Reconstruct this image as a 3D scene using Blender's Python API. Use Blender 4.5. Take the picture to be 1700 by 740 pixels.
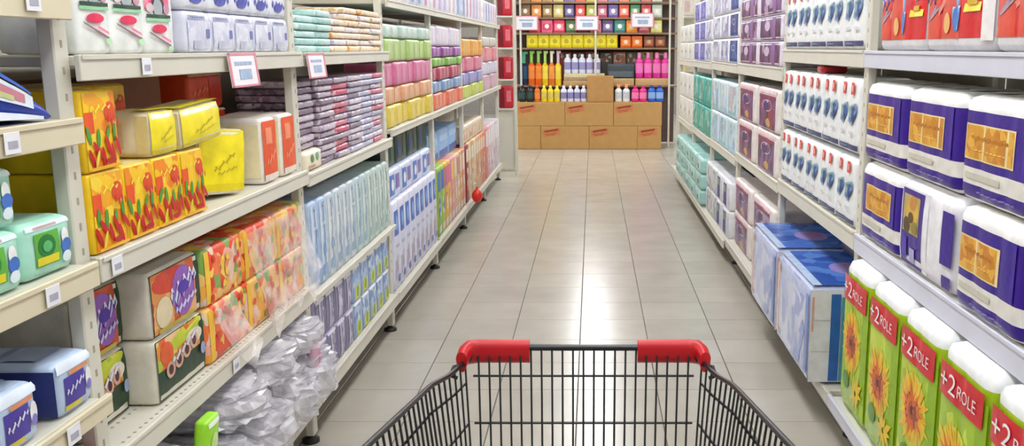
import bpy, math, random
from mathutils import Vector, noise
random.seed(7)
for o in list(bpy.data.objects): bpy.data.objects.remove(o)
S = bpy.context.scene
COL = S.collection

# ------------------------------------------------------------------ camera
cam_d = bpy.data.cameras.new('camera'); cam = bpy.data.objects.new('camera', cam_d); COL.objects.link(cam)
F_PX = 1512.0
cam_d.sensor_fit = 'HORIZONTAL'; cam_d.sensor_width = 36.0
cam_d.lens = 36.0 * F_PX / 1700.0
cam_d.shift_x = -134.0 / 1700.0
cam_d.clip_start = 0.05
cam.location = (0, 0, 1.4)
cam.rotation_euler = (math.radians(90) - math.atan(291 / F_PX), 0, 0)
S.camera = cam
# ------------------------------------------------------------------ world, exposure
w = bpy.data.worlds.new('world'); S.world = w; w.use_nodes = True
w.node_tree.nodes['Background'].inputs[0].default_value = (0.96, 0.98, 1.0, 1)
w.node_tree.nodes['Background'].inputs[1].default_value = 0.6
S.view_settings.view_transform = 'Standard'; S.view_settings.look = 'None'
S.view_settings.exposure = 0.02; S.view_settings.gamma = 1.0
S.view_settings.use_curve_mapping = False
S.cycles.sample_clamp_indirect = 4.0; S.cycles.caustics_reflective = False; S.cycles.caustics_refractive = False
LAMP = 10.5        # emission of the ceiling lamps

# ------------------------------------------------------------------ materials
def lin(hx):
    hx = hx.lstrip('#'); out = []
    for i in (0, 2, 4):
        c = int(hx[i:i+2], 16) / 255
        out.append(c / 12.92 if c <= 0.04045 else ((c + 0.055) / 1.055) ** 2.4)
    return (*out, 1)
_m = {}
def M(hx, rough=.38, var=.10, bump=.12, scale=22, metal=0, alpha=1, coat=0, name=None):
    key = (hx, rough, var, bump, scale, metal, alpha, coat)
    if key in _m: return _m[key]
    m = bpy.data.materials.new(name or 'paint_' + hx.strip('#')); m.use_nodes = True
    nt = m.node_tree; N = nt.nodes; L = nt.links; b = N['Principled BSDF']
    b.inputs['Roughness'].default_value = rough; b.inputs['Metallic'].default_value = metal
    b.inputs['Coat Weight'].default_value = coat
    tc = N.new('ShaderNodeTexCoord'); ns = N.new('ShaderNodeTexNoise'); ns.inputs['Scale'].default_value = scale
    ns.inputs['Detail'].default_value = 3
    L.new(tc.outputs['Object'], ns.inputs['Vector'])
    cr = N.new('ShaderNodeValToRGB'); c = lin(hx)
    cr.color_ramp.elements[0].position = .3; cr.color_ramp.elements[1].position = .7
    cr.color_ramp.elements[0].color = tuple(max(0, x * (1 - var)) for x in c[:3]) + (1,)
    cr.color_ramp.elements[1].color = tuple(min(1, x * (1 + var)) for x in c[:3]) + (1,)
    L.new(ns.outputs['Fac'], cr.inputs['Fac']); L.new(cr.outputs['Color'], b.inputs['Base Color'])
    if bump:
        bp = N.new('ShaderNodeBump'); bp.inputs['Strength'].default_value = bump; bp.inputs['Distance'].default_value = .02
        L.new(ns.outputs['Fac'], bp.inputs['Height']); L.new(bp.outputs['Normal'], b.inputs['Normal'])
    if alpha < 1: b.inputs['Alpha'].default_value = alpha
    _m[key] = m
    return m
def MS(cols, scale=25, rough=.35, warp=.4, stretch=(1, 1, 1), name=None):
    """busy print: cells of the given colours"""
    key = (tuple(cols), scale, rough, warp, stretch)
    if key in _m: return _m[key]
    m = bpy.data.materials.new(name or 'print_' + cols[0].strip('#')); m.use_nodes = True
    nt = m.node_tree; N = nt.nodes; L = nt.links; b = N['Principled BSDF']; b.inputs['Roughness'].default_value = rough
    tc = N.new('ShaderNodeTexCoord'); oi = N.new('ShaderNodeObjectInfo')
    mp = N.new('ShaderNodeMapping'); mp.inputs['Scale'].default_value = stretch; L.new(tc.outputs['Object'], mp.inputs['Vector'])
    mu = N.new('ShaderNodeMath'); mu.operation = 'MULTIPLY'; mu.inputs[1].default_value = 9; L.new(oi.outputs['Random'], mu.inputs[0])
    ad = N.new('ShaderNodeVectorMath'); L.new(mp.outputs['Vector'], ad.inputs[0]); L.new(mu.outputs[0], ad.inputs[1])
    ns = N.new('ShaderNodeTexNoise'); ns.inputs['Scale'].default_value = scale * 1.3; L.new(ad.outputs[0], ns.inputs['Vector'])
    sc = N.new('ShaderNodeVectorMath'); sc.operation = 'SCALE'; sc.inputs['Scale'].default_value = warp / scale; L.new(ns.outputs['Color'], sc.inputs[0])
    a2 = N.new('ShaderNodeVectorMath'); L.new(ad.outputs[0], a2.inputs[0]); L.new(sc.outputs[0], a2.inputs[1])
    vo = N.new('ShaderNodeTexVoronoi'); vo.inputs['Scale'].default_value = scale; L.new(a2.outputs[0], vo.inputs['Vector'])
    sp = N.new('ShaderNodeSeparateColor'); L.new(vo.outputs['Color'], sp.inputs[0])
    cr = N.new('ShaderNodeValToRGB'); cr.color_ramp.interpolation = 'CONSTANT'
    e = cr.color_ramp.elements
    while len(e) < len(cols): e.new(.5)
    for i, c in enumerate(cols): e[i].position = i / len(cols); e[i].color = lin(c)
    L.new(sp.outputs[0], cr.inputs['Fac']); L.new(cr.outputs['Color'], b.inputs['Base Color'])
    bp = N.new('ShaderNodeBump'); bp.inputs['Strength'].default_value = .1; bp.inputs['Distance'].default_value = .02
    L.new(ns.outputs['Fac'], bp.inputs['Height']); L.new(bp.outputs['Normal'], b.inputs['Normal'])
    _m[key] = m
    return m
def clear_film(op, tint='#eeeef4', rough=.12, name='clear_film'):
    m = bpy.data.materials.new(name); m.use_nodes = True
    nt = m.node_tree; N = nt.nodes; L = nt.links; b = N['Principled BSDF']
    b.inputs['Base Color'].default_value = lin(tint); b.inputs['Roughness'].default_value = rough
    b.inputs['Specular IOR Level'].default_value = .8
    tr = N.new('ShaderNodeBsdfTransparent'); mx = N.new('ShaderNodeMixShader')
    tc = N.new('ShaderNodeTexCoord'); ns = N.new('ShaderNodeTexNoise'); ns.inputs['Scale'].default_value = 14; ns.inputs['Detail'].default_value = 4
    L.new(tc.outputs['Object'], ns.inputs['Vector'])
    mr = N.new('ShaderNodeMapRange'); mr.inputs[1].default_value = .35; mr.inputs[2].default_value = .7
    mr.inputs[3].default_value = max(0, op - .2); mr.inputs[4].default_value = min(1, op + .25)
    L.new(ns.outputs['Fac'], mr.inputs[0]); L.new(mr.outputs[0], mx.inputs[0])
    L.new(tr.outputs[0], mx.inputs[1]); L.new(b.outputs[0], mx.inputs[2]); L.new(mx.outputs[0], N['Material Output'].inputs[0])
    return m
def metal_paint(hx, rough=.45): return M(hx, rough, .03, .03, 8)

# ------------------------------------------------------------------ mesh helper
class MB:
    def __init__(s): s.v = []; s.f = []; s.m = []; s.mats = []; s.smooth = []
    def mi(s, m):
        if m not in s.mats: s.mats.append(m)
        return s.mats.index(m)
    def face(s, pts, m, smooth=False):
        n = len(s.v); s.v += [tuple(p) for p in pts]; s.f.append(tuple(range(n, n + len(pts)))); s.m.append(s.mi(m)); s.smooth.append(smooth)
    def grid(s, rows, m, closed=False, smooth=True, flip=False):
        """rows of points; m = material or function(row index)"""
        n = len(s.v); k = len(rows[0])
        for r in rows: s.v += [tuple(p) for p in r]
        for i in range(len(rows) - 1):
            mm = m(i) if callable(m) else m
            for j in range(k if closed else k - 1):
                a, b = n + i * k + j, n + i * k + (j + 1) % k
                q = (a, b, b + k, a + k)
                s.f.append(q[::-1] if flip else q); s.m.append(s.mi(mm)); s.smooth.append(smooth)
    def box(s, x0, x1, y0, y1, z0, z1, m):
        P = [(x, y, z) for z in (z0, z1) for y in (y0, y1) for x in (x0, x1)]
        n = len(s.v); s.v += P
        for q in ((0, 2, 3, 1), (4, 5, 7, 6), (0, 1, 5, 4), (2, 6, 7, 3), (0, 4, 6, 2), (1, 3, 7, 5)):
            s.f.append(tuple(n + i for i in q)); s.m.append(s.mi(m)); s.smooth.append(False)
        return s
    def bbox(s, x0, x1, y0, y1, z0, z1, m, b=.003):
        """box with chamfered edges"""
        V = {}; n0 = len(s.v)
        c = ((x0, x1), (y0, y1), (z0, z1))
        for i in range(2):
            for j in range(2):
                for k in range(2):
                    p = (c[0][i], c[1][j], c[2][k]); ins = [b if t == 0 else -b for t in (i, j, k)]
                    for ax in range(3):
                        q = [p[t] + (ins[t] if t != ax else 0) for t in range(3)]
                        V[(i, j, k, ax)] = len(s.v); s.v.append(tuple(q))
        def add(ids): s.f.append(tuple(ids)); s.m.append(s.mi(m)); s.smooth.append(False)
        for sgn in (0, 1):
            add([V[(sgn, *t, 0)] for t in ((0, 0), (0, 1), (1, 1), (1, 0))])
            add([V[(t[0], sgn, t[1], 1)] for t in ((0, 0), (0, 1), (1, 1), (1, 0))])
            add([V[(*t, sgn, 2)] for t in ((0, 0), (0, 1), (1, 1), (1, 0))])
        for a in (0, 1):
            for c2 in (0, 1):
                add([V[(0, a, c2, 1)], V[(1, a, c2, 1)], V[(1, a, c2, 2)], V[(0, a, c2, 2)]])
                add([V[(a, 0, c2, 0)], V[(a, 1, c2, 0)], V[(a, 1, c2, 2)], V[(a, 0, c2, 2)]])
                add([V[(a, c2, 0, 0)], V[(a, c2, 1, 0)], V[(a, c2, 1, 1)], V[(a, c2, 0, 1)]])
                for c3 in (0, 1): add([V[(a, c2, c3, t)] for t in (0, 1, 2)])
        return s
    def tube(s, pts, r, m, n=6):
        pts = [Vector(p) for p in pts]; rows = []
        up = Vector((0.13, 0.31, 0.94))
        for i, p in enumerate(pts):
            t = (pts[min(i + 1, len(pts) - 1)] - pts[max(i - 1, 0)]).normalized()
            a = t.cross(up); a = a.normalized() if a.length > .05 else t.cross(Vector((1, 0, 0))).normalized(); b = t.cross(a)
            rows.append([p + (a * math.cos(q) + b * math.sin(q)) * r for q in [2 * math.pi * k / n for k in range(n)]])
        s.grid(rows, m, closed=True); s.face(rows[0][::-1], m); s.face(rows[-1], m)
        return s
    def lathe(s, prof, mats, n=12, cx=0, cy=0, sx=1, sy=1):
        rows = [[(cx + sx * r * math.cos(2 * math.pi * k / n), cy + sy * r * math.sin(2 * math.pi * k / n), z) for k in range(n)] for r, z in prof]
        s.grid(rows, mats, closed=True)
        s.face(rows[-1], mats(len(prof) - 2) if callable(mats) else mats); s.face(rows[0][::-1], mats(0) if callable(mats) else mats)
        return s
    def mesh(s, name, fix=True):
        me = bpy.data.meshes.new(name); me.from_pydata(s.v, [], s.f)
        for m in s.mats: me.materials.append(m)
        for p, mi, sm in zip(me.polygons, s.m, s.smooth): p.material_index = mi; p.use_smooth = sm
        if fix:
            import bmesh
            bm = bmesh.new(); bm.from_mesh(me); bmesh.ops.recalc_face_normals(bm, faces=bm.faces); bm.to_mesh(me); bm.free()
        me.update()
        return me

# ------------------------------------------------------------------ objects and labels
LABELS = {}
def tag(o, label, cat, group=None):
    n = len(label.replace(',', ' ').split())
    assert 4 <= n <= 16, (n, label)
    assert label not in LABELS, label
    LABELS[label] = 1
    o['label'] = label; o['category'] = cat
    if group: o['group'] = group
    return o
def obj(name, me, parent=None, loc=(0, 0, 0), rot=(0, 0, 0)):
    o = bpy.data.objects.new(name, me); COL.objects.link(o)
    o.location = loc; o.rotation_euler = rot
    if parent: o.parent = parent
    return o
ORD = ['zeroth', 'first', 'second', 'third', 'fourth', 'fifth', 'sixth', 'seventh', 'eighth', 'ninth', 'tenth', 'eleventh', 'twelfth', 'thirteenth', 'fourteenth', 'fifteenth', 'sixteenth']
class Kind:
    """one kind of product: parts = [(part name, mesh)]"""
    def __init__(s, name, cat, parts, d): s.name, s.cat, s.parts, s.d = name, cat, parts, d
def put(k, label, loc, rot, group=None):
    if len(k.parts) == 1:
        o = obj(k.name, k.parts[0][1], None, loc, rot)
    else:
        o = obj(k.name, None, None, loc, rot); o.empty_display_size = .05
        for pn, me in k.parts: obj(pn, me, o)
    return tag(o, label, k.cat, group)
def L_(k, y, z, xf, label, group=None, dz=0, tilt=(0, 0)):      # left shelving: front faces +x
    return put(k, label, (xf - k.d / 2, y, z + .0015), (tilt[0], tilt[1], math.pi / 2 + dz), group)
def R_(k, y, z, xf, label, group=None, dz=0, tilt=(0, 0)):      # right shelving: front faces -x
    return put(k, label, (xf + k.d / 2, y, z + .0015), (tilt[0], tilt[1], -math.pi / 2 + dz), group)

# ------------------------------------------------------------------ wrapped packs
_txt = {}
def text_tris(t):
    if t in _txt: return _txt[t]
    cu = bpy.data.curves.new('t', 'FONT'); cu.body = t; cu.resolution_u = 3
    o = bpy.data.objects.new('t', cu); COL.objects.link(o)
    dg = bpy.context.evaluated_depsgraph_get(); dg.update()
    me = bpy.data.meshes.new_from_object(o.evaluated_get(dg)); me.calc_loop_triangles()
    vs = [(v.co.x, v.co.y) for v in me.vertices]; tr = [tuple(q.vertices) for q in me.loop_triangles]
    bpy.data.objects.remove(o); bpy.data.curves.remove(cu); bpy.data.meshes.remove(me)
    x0 = min(v[0] for v in vs); x1 = max(v[0] for v in vs); y0 = min(v[1] for v in vs); y1 = max(v[1] for v in vs)
    r = ([((a - x0) / (x1 - x0), (b - y0) / (y1 - y0)) for a, b in vs], tr)
    _txt[t] = r
    return r
class Pack:
    def __init__(s, w, d, h, body, cap=None, r=.012, lobes=0, ld=.008, bulge=.004, vl=1, bands=None, slobes=0):
        s.w, s.d, s.h, s.lobes, s.ld, s.bulge, s.vl, s.slobes, s.r = w, d, h, lobes, ld, bulge, vl, slobes, r
        s.mb = MB(); s.art = MB(); s.arts = {'F': s.art, 'L': MB(), 'R': MB(), 'T': MB()}; s.lay = 0
        cap = cap or body
        bands = bands or [(0, 1, body)]
        r = min(r, h * .3, w * .2, d * .2)
        lv = {0, .35 * r / h, r / h, 1 - r / h, 1 - .35 * r / h, 1}
        for b in bands: lv |= {b[0], b[1]}
        for i in range(1, 5): lv.add(i / 5)
        if vl > 1:
            for i in range(1, vl): lv |= {i / vl, i / vl - .03, i / vl + .03}
        lv = sorted(lv); lv = [lv[0]] + [b for a, b in zip(lv, lv[1:]) if b - a > .004]
        lv[-1] = 1
        rows = []
        for v in lv:
            ins = s.inset(v, r)
            row = []
            nf = max(5, lobes * 8); nd = max(4, slobes * 8)
            def pt(x, y):
                row.append((x * (1 - 2 * ins / w), y * (1 - 2 * ins / d), v * h))
            e = r / w; ed = r / d
            for i in range(nf + 1):
                u = e + (1 - 2 * e) * i / nf
                p = s.F(u, v, 0, True); pt(p[0], p[1])
            pt(w / 2 - .3 * r, -d / 2 + .3 * r)
            for i in range(nd + 1):
                u = ed + (1 - 2 * ed) * i / nd
                p = s.Rr(u, v, 0, True); pt(p[0], p[1])
            pt(w / 2 - .3 * r, d / 2 - .3 * r)
            for i in range(nf + 1):
                u = 1 - e - (1 - 2 * e) * i / nf
                p = s.F(u, v, 0, True); pt(p[0], -p[1])
            pt(-w / 2 + .3 * r, d / 2 - .3 * r)
            for i in range(nd + 1):
                u = 1 - ed - (1 - 2 * ed) * i / nd
                p = s.Rr(u, v, 0, True); pt(-p[0], p[1])
            pt(-w / 2 + .3 * r, -d / 2 + .3 * r)
            rows.append(row)
        def bm_(i):
            vm = (lv[i] + lv[i + 1]) / 2
            for b in bands:
                if b[0] <= vm <= b[1]: return b[2]
            return body
        s.mb.grid(rows, bm_, closed=True)
        s.mb.face(rows[-1], cap); s.mb.face(rows[0][::-1], cap)
    def inset(s, v, r):
        z = v * s.h; a = min(z, s.h - z)
        o = 0 if a >= r else r - math.sqrt(max(0, r * r - (r - a) ** 2))
        if s.vl > 1:
            t = v * s.vl; fr = abs(t - round(t))
            if 0 < round(t) < s.vl and fr < .02 * s.vl: o += s.ld
        return o
    def lob(s, u, n):
        if not n: return 0
        t = (u * n) % 1.0
        if u >= 1: t = 1
        return s.ld * (1 - math.sqrt(max(0, 1 - (2 * t - 1) ** 2)))
    def bu(s, u, v): return s.bulge * (1 - (2 * u - 1) ** 2) * (1 - (2 * v - 1) ** 2)
    def F(s, u, v, off=0, raw=False):
        u_ = min(1, max(0, u)); y = -s.d / 2 + s.lob(u_, s.lobes) - s.bu(u_, v) - off
        x = -s.w / 2 + u * s.w
        if not raw:
            ins = s.inset(v, s.r); x *= (1 - 2 * ins / s.w); y += ins
        return (x, y, v * s.h)
    def Rr(s, u, v, off=0, raw=False):
        x = s.w / 2 - s.lob(u, s.slobes) + s.bu(u, v) + off
        return (x, -s.d / 2 + u * s.d, v * s.h)
    def Ll(s, u, v, off=0):                     # u 0 = back edge, 1 = front edge
        p = s.Rr(1 - u, v, off); return (-p[0], p[1], p[2])
    def T(s, u, v, off=0): return (-s.w / 2 + u * s.w, -s.d / 2 + v * s.d, s.h + off)
    def fn(s, f): return {'F': s.F, 'L': s.Ll, 'R': s.Rr, 'T': s.T}[f]
    def step(s): s.lay += 1; return .0008 + .00035 * s.lay
    def rect(s, u0, u1, v0, v1, m, f='F'):
        g = s.fn(f); o = s.step(); n = max(4, (s.lobes if f == 'F' else s.slobes) * 8)
        nu = max(2, math.ceil((u1 - u0) * n)); nv = max(2, math.ceil((v1 - v0) * 5))
        s.arts[f].grid([[g(u0 + (u1 - u0) * i / nu, v0 + (v1 - v0) * j / nv, o) for i in range(nu + 1)] for j in range(nv + 1)], m)
        return s
    def ell(s, cu, cv, ru, rv, m, rot=0, f='F', n=14):
        g = s.fn(f); o = s.step(); A = s.w if f in 'FT' else s.d; B = s.h if f != 'T' else s.d
        c, sn = math.cos(rot), math.sin(rot); P = []
        for k in range(n):
            a = 2 * math.pi * k / n; x, y = ru * A * math.cos(a), rv * B * math.sin(a)
            P.append(g(cu + (x * c - y * sn) / A, cv + (x * sn + y * c) / B, o))
        ce = g(cu, cv, o)
        for k in range(n): s.arts[f].face([ce, P[k], P[(k + 1) % n]], m, True)
        return s
    def poly(s, pts, m, f='F'):
        g = s.fn(f); o = s.step() + .0006
        s.arts[f].face([g(u, v, o) for u, v in pts], m); return s
    def petals(s, cu, cv, r0, r1, n, m, jit=.2, rnd=None):
        o = s.step() + .0006; rnd = rnd or random
        for k in range(n):
            a = 2 * math.pi * k / n + rnd.uniform(-.1, .1); R = r1 * rnd.uniform(1 - jit, 1 + jit); da = math.pi / n * 1.05
            P = [(r0, a - da), ((r0 + R) / 2, a - da * .9), (R, a), ((r0 + R) / 2, a + da * .9), (r0, a + da)]
            s.art.face([s.F(cu + q * math.cos(b) / s.w, cv + q * math.sin(b) / s.h, o) for q, b in P], m)
        return s
    def squig(s, u0, v0, u1, v1, amp, n, th, m, f='F'):
        """a wavy pen stroke"""
        g = s.fn(f); o = s.step() + .0005; up, dn = [], []
        A = s.w if f in 'FT' else s.d
        for i in range(n * 6 + 1):
            t = i / (n * 6); ph = t * n * 2 * math.pi
            u = u0 + (u1 - u0) * t + .25 * (u1 - u0) / n * math.sin(ph * 2); v = v0 + (v1 - v0) * t + amp * math.sin(ph) * (1 - .4 * t)
            tt = th * (.6 + .4 * math.cos(ph))
            up.append(g(u, v + tt / 2, o)); dn.append(g(u + .3 * tt, v - tt / 2, o))
        s.arts[f].grid([dn, up], m, smooth=False)
        return s
    def text(s, t, u0, u1, v0, v1, m, slant=0, f='F'):
        g = s.fn(f); o = s.step() + .0022; vs, tr = text_tris(t)
        P = [g(u0 + (u1 - u0) * a, v0 + (v1 - v0) * b + slant * a, o) for a, b in vs]
        for q in tr: s.arts[f].face([P[i] for i in q], m)
        return s
    def kind(s, name, cat, extra=()):
        parts = [('wrapper', s.mb.mesh(name + '_wrapper'))]
        for f, n_ in (('F', 'label_print'), ('L', 'side_print'), ('R', 'side_print'), ('T', 'top_print')):
            if s.arts[f].f: parts.append((n_, s.arts[f].mesh(name + '_print', False)))
        return Kind(name, cat, parts + list(extra), s.d)

# ================================================================== SETTING
WHITE = metal_paint('#d9d6cb'); CREAM = metal_paint('#d8cdb0'); OFFW = metal_paint('#d3cfc1'); LILAC = metal_paint('#cfcfdc')
PANEL = metal_paint('#b9b3a4', .6); DARK = M('#1c1b1a', .6, .1, 0); PLAS_W = M('#e6e6ea', .35)
# floor: grout bed with tiles
def struct(o): o['kind'] = 'structure'; return o
GROUT = M('#5c5850', .8, .15, .1)
floor = struct(obj('floor', MB().box(-6, 6, -3, 20, -.06, -.004, GROUT).mesh('floor')))
def tile_mat():
    m = bpy.data.materials.new('glazed_tile'); m.use_nodes = True
    N = m.node_tree.nodes; L = m.node_tree.links; b = N['Principled BSDF']
    b.inputs['Roughness'].default_value = .17; b.inputs['Specular IOR Level'].default_value = .6
    oi = N.new('ShaderNodeObjectInfo'); tc = N.new('ShaderNodeTexCoord')
    ad = N.new('ShaderNodeVectorMath'); ad.operation = 'ADD'; L.new(tc.outputs['Object'], ad.inputs[0]); L.new(oi.outputs['Location'], ad.inputs[1])
    ns = N.new('ShaderNodeTexNoise'); ns.inputs['Scale'].default_value = 5; ns.inputs['Detail'].default_value = 6; L.new(ad.outputs[0], ns.inputs['Vector'])
    cr = N.new('ShaderNodeValToRGB'); e = cr.color_ramp.elements
    e[0].position = .3; e[0].color = lin('#b3ac9f'); e[1].position = .7; e[1].color = lin('#bab4a8')
    L.new(ns.outputs['Fac'], cr.inputs['Fac'])
    hs = N.new('ShaderNodeHueSaturation'); mr = N.new('ShaderNodeMapRange'); mr.inputs[3].default_value = .95; mr.inputs[4].default_value = 1.04
    L.new(oi.outputs['Random'], mr.inputs[0]); L.new(mr.outputs[0], hs.inputs['Value']); L.new(cr.outputs['Color'], hs.inputs['Color'])
    L.new(hs.outputs['Color'], b.inputs['Base Color'])
    mr2 = N.new('ShaderNodeMapRange'); mr2.inputs[3].default_value = .2; mr2.inputs[4].default_value = .25; L.new(ns.outputs['Fac'], mr2.inputs[0]); L.new(mr2.outputs[0], b.inputs['Roughness'])
    return m
TILE = tile_mat(); T = .33; tb = MB().bbox(-.1632, .1632, -.1632, .1632, -.012, 0, TILE, .0015).mesh('tile')
for i in range(-4, 5):
    for j in range(0, 31):
        obj('tile', tb, floor, (-.062 + T * (i - .5) , 2.61 + T * (j + .5), 0))
# the floor beyond the aisle: larger field of the same tiles
rest = MB()
for i in range(-17, 19):
    for j in range(-16, 52):
        if -4 <= i <= 4 and 0 <= j <= 30: continue
        x, y = -.062 + T * (i - .5), 2.61 + T * (j + .5)
        rest.box(x - .1632, x + .1632, y - .1632, y + .1632, -.012, 0, TILE)
ro = obj('tile_field', rest.mesh('tile_field', False), floor); ro['kind'] = 'stuff'
struct(obj('wall_back', MB().box(-6, 6, 20.0, 20.1, 0, 3.1, M('#a09a92', .7)).mesh('wall_back')))
struct(obj('ceiling', MB().box(-6, 6, -3, 20.1, 3.1, 3.16, M('#d8d8d6', .8)).mesh('ceiling')))

# ceiling lamps
def emit(hx, st):
    m = bpy.data.materials.new('lamp_tube'); m.use_nodes = True; b = m.node_tree.nodes['Principled BSDF']
    b.inputs['Emission Color'].default_value = lin(hx); b.inputs['Emission Strength'].default_value = st; b.inputs['Base Color'].default_value = lin(hx)
    return m
TUBE = emit('#fbfdff', LAMP); HOUS = metal_paint('#e4e4e2')
lamp_house = MB().bbox(-.24, .24, -.8, .8, .03, .08, HOUS, .008).mesh('lamp_housing')
lamp_diff = MB().bbox(-.22, .22, -.78, .78, 0, .03, TUBE, .004).mesh('lamp_diffuser')
for cx, nm in ((-2.7, 'left neighbouring aisle'), (-.02, 'middle of the aisle'), (2.7, 'right neighbouring aisle')):
    for j in range(12):
        o = obj('ceiling_lamp', None, None, (cx, -.6 + 1.7 * j, 3.019))
        obj('housing', lamp_house, o); obj('diffuser', lamp_diff, o)
        tag(o, f'long white ceiling lamp over the {nm}, {ORD[j+1]} from the front', 'lamp', 'ceiling lamps')

# ================================================================== SHELVING
PL = [.45, 1.745, 3.09, 4.41, 5.73, 7.05, 8.37, 9.72]          # left post lines (y)
PR = [1.52, 3.14, 4.49, 5.86, 7.17, 8.49, 9.85]                # right post lines
HOLE = M('#a39d8c', .8, 0, 0)
def shelving(side, y0, y1, shelves, mats, label, last=False, bottom_x=None, top=2.0, tagz=()):
    """side -1 left, +1 right; shelves = [(z top, fascia height, front x)]"""
    s = side; xp = 1.0 if s < 0 else .93; back = xp + .47
    root = obj('shelving_bay', None, None, (s * xp, y0, 0)); tag(root, label, 'shelving', 'shelving bays')
    pm, fm, dm = mats
    def bx(x0, x1, a, b, c, d, m, bev=.003):     # x given as distance from the aisle centre
        xx = sorted((s * x0 - s * xp, s * x1 - s * xp)); return MB().bbox(xx[0], xx[1], a, b, c, d, m, bev)
    for yy in ([0, y1 - y0] if last else [0]):
        q = bx(xp, xp + .03, yy - .024, yy + .024, .03, top, pm)
        obj('post', q.mesh('post'), root)
        hb = MB()
        zz = .3
        while zz < top - .1:
            hb.box(-s * .0 - .001 - (.0 if s < 0 else 0), .001, yy - .003, yy + .003, zz, zz + .014, HOLE); zz += .05
        sl = obj('slot_row', hb.mesh('slots'), root); sl['kind'] = 'stuff'
        obj('foot', MB().lathe([(.032, 0), (.032, .012), (.012, .02), (.012, .06)], DARK, 10, s * .02, yy).mesh('foot'), root)
        q = bx(back - .03, back, yy - .02, yy + .02, 0, top, pm); obj('rear_post', q.mesh('rear_post'), root)
    obj('back_panel', bx(back, back + .015, .02, y1 - y0 - .02, .02, top, PANEL).mesh('back_panel'), root)
    for z, fh, xf in shelves:
        d = bx(xf + .012, back - .032, .027, y1 - y0 - .027, z - .022, z, dm)
        sh = obj('shelf', d.mesh('shelf'), root)
        q = bx(xf, xf + .0115, .004, y1 - y0 - .004, z - fh, z + .002, fm, .002)
        obj('fascia', q.mesh('fascia'), sh)
        q2 = bx(xf - .0035, xf - .0002, .01, y1 - y0 - .01, z - .008, z + .002, fm, .001)
        obj('fascia_lip', q2.mesh('fascia_lip'), sh)
    return root
xl = .97
shelving(-1, PL[0], PL[1], [(1.50, .05, xl), (1.268, .048, xl), (.988, .048, xl), (.715, .04, xl), (.42, .048, xl), (.2, .055, xl)], (OFFW, CREAM, OFFW), 'cream-edged shelving bay at the far left edge of the view, nearest left', top=1.9)
bay1 = shelving(-1, PL[1], PL[2], [(1.385, .048, xl), (.99, .048, xl), (.585, .055, xl), (.2, .058, xl)], (OFFW, OFFW, OFFW), 'second nearest left shelving bay, holding yellow fruit-print packs', top=1.95)
shelving(-1, PL[2], PL[3], [(1.382, .044, xl), (.972, .042, xl), (.545, .024, xl), (.2, .058, xl)], (OFFW, OFFW, OFFW), 'third nearest left shelving bay, full of stacked thin napkin packets', top=1.95)
for i, nm in ((3, 'fourth left shelving bay, with green, pink and yellow pack columns'), (4, 'fifth left shelving bay, with purple, green and red pack columns'), (5, 'sixth left shelving bay, with pink and orange pack columns'), (6, 'last left shelving bay before the aisle end')):
    shelving(-1, PL[i], PL[i + 1], [(1.625, .036, xl), (1.008, .034, xl), (.19, .05, xl)], (OFFW, OFFW, OFFW), nm, last=(i == 6), top=1.66 if i < 6 else 1.7)
pf = MB()
for k in range(50): pf.lathe([(.0045, .0), (.0045, .0006)], HOLE, 6, .012, .05 + .025 * k)
for k in range(50): pf.lathe([(.0045, .0), (.0045, .0006)], HOLE, 6, -.05, .05 + .025 * k)
pfo = obj('perforation_row', pf.mesh('perforations'), bay1, (0, 0, .5851)); pfo['kind'] = 'stuff'
xr = .92
shelving(1, PR[0], PR[1], [(1.388, .055, xr), (.76, .066, xr), (.165, .05, .855)], (OFFW, LILAC, WHITE), 'right shelving bay nearest the viewer with lilac-white shelf edges', top=2.0)
shelving(1, PR[1], PR[2], [(1.39, .058, xr), (.762, .066, xr), (.165, .05, .855)], (OFFW, OFFW, OFFW), 'second right shelving bay with white red-tagged roll packs', top=2.0)
shelving(1, PR[2], PR[3], [(1.302, .065, xr), (.74, .055, xr), (.17, .05, .87)], (OFFW, OFFW, OFFW), 'third right shelving bay with purple window packs', top=2.0)
shelving(1, PR[3], PR[4], [(1.295, .06, xr), (.70, .055, xr), (.15, .05, .855)], (OFFW, OFFW, OFFW), 'fourth right shelving bay with pale blue packs', top=2.0)
shelving(1, PR[4], PR[5], [(1.285, .055, xr), (.69, .055, xr), (.15, .05, .855)], (OFFW, OFFW, OFFW), 'fifth right shelving bay with teal packs', top=2.0)
shelving(1, PR[5], PR[6], [(1.28, .055, xr), (.68, .055, xr), (.15, .05, .855)], (OFFW, OFFW, OFFW), 'last right shelving bay at the aisle end', True, top=2.0)

# ================================================================== PRODUCTS, LEFT SIDE
W1 = M('#e9e8ea'); WW = M('#f1f0ee'); LIL = M('#d6d8e6'); CRM = M('#e6dcc6')
RED = M('#c8102e'); BRED = M('#d8232a'); ORG = M('#e8541c'); YEL = M('#f2de10'); GOLD = M('#d99a2b', .3); DGRN = M('#12351f')
BLU = M('#1f4fb5'); NAVY = M('#20307c'); PUR = M('#35188c'); BLK = M('#1b1a1f'); GRN = M('#2f8f45'); LIME = M('#a9cc1a'); PINK = M('#e83e6c')
MINT = M('#a5d6c4'); GREY = M('#8d8c92'); PGREY = M('#c3c3c6')
XF = -.992
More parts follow.
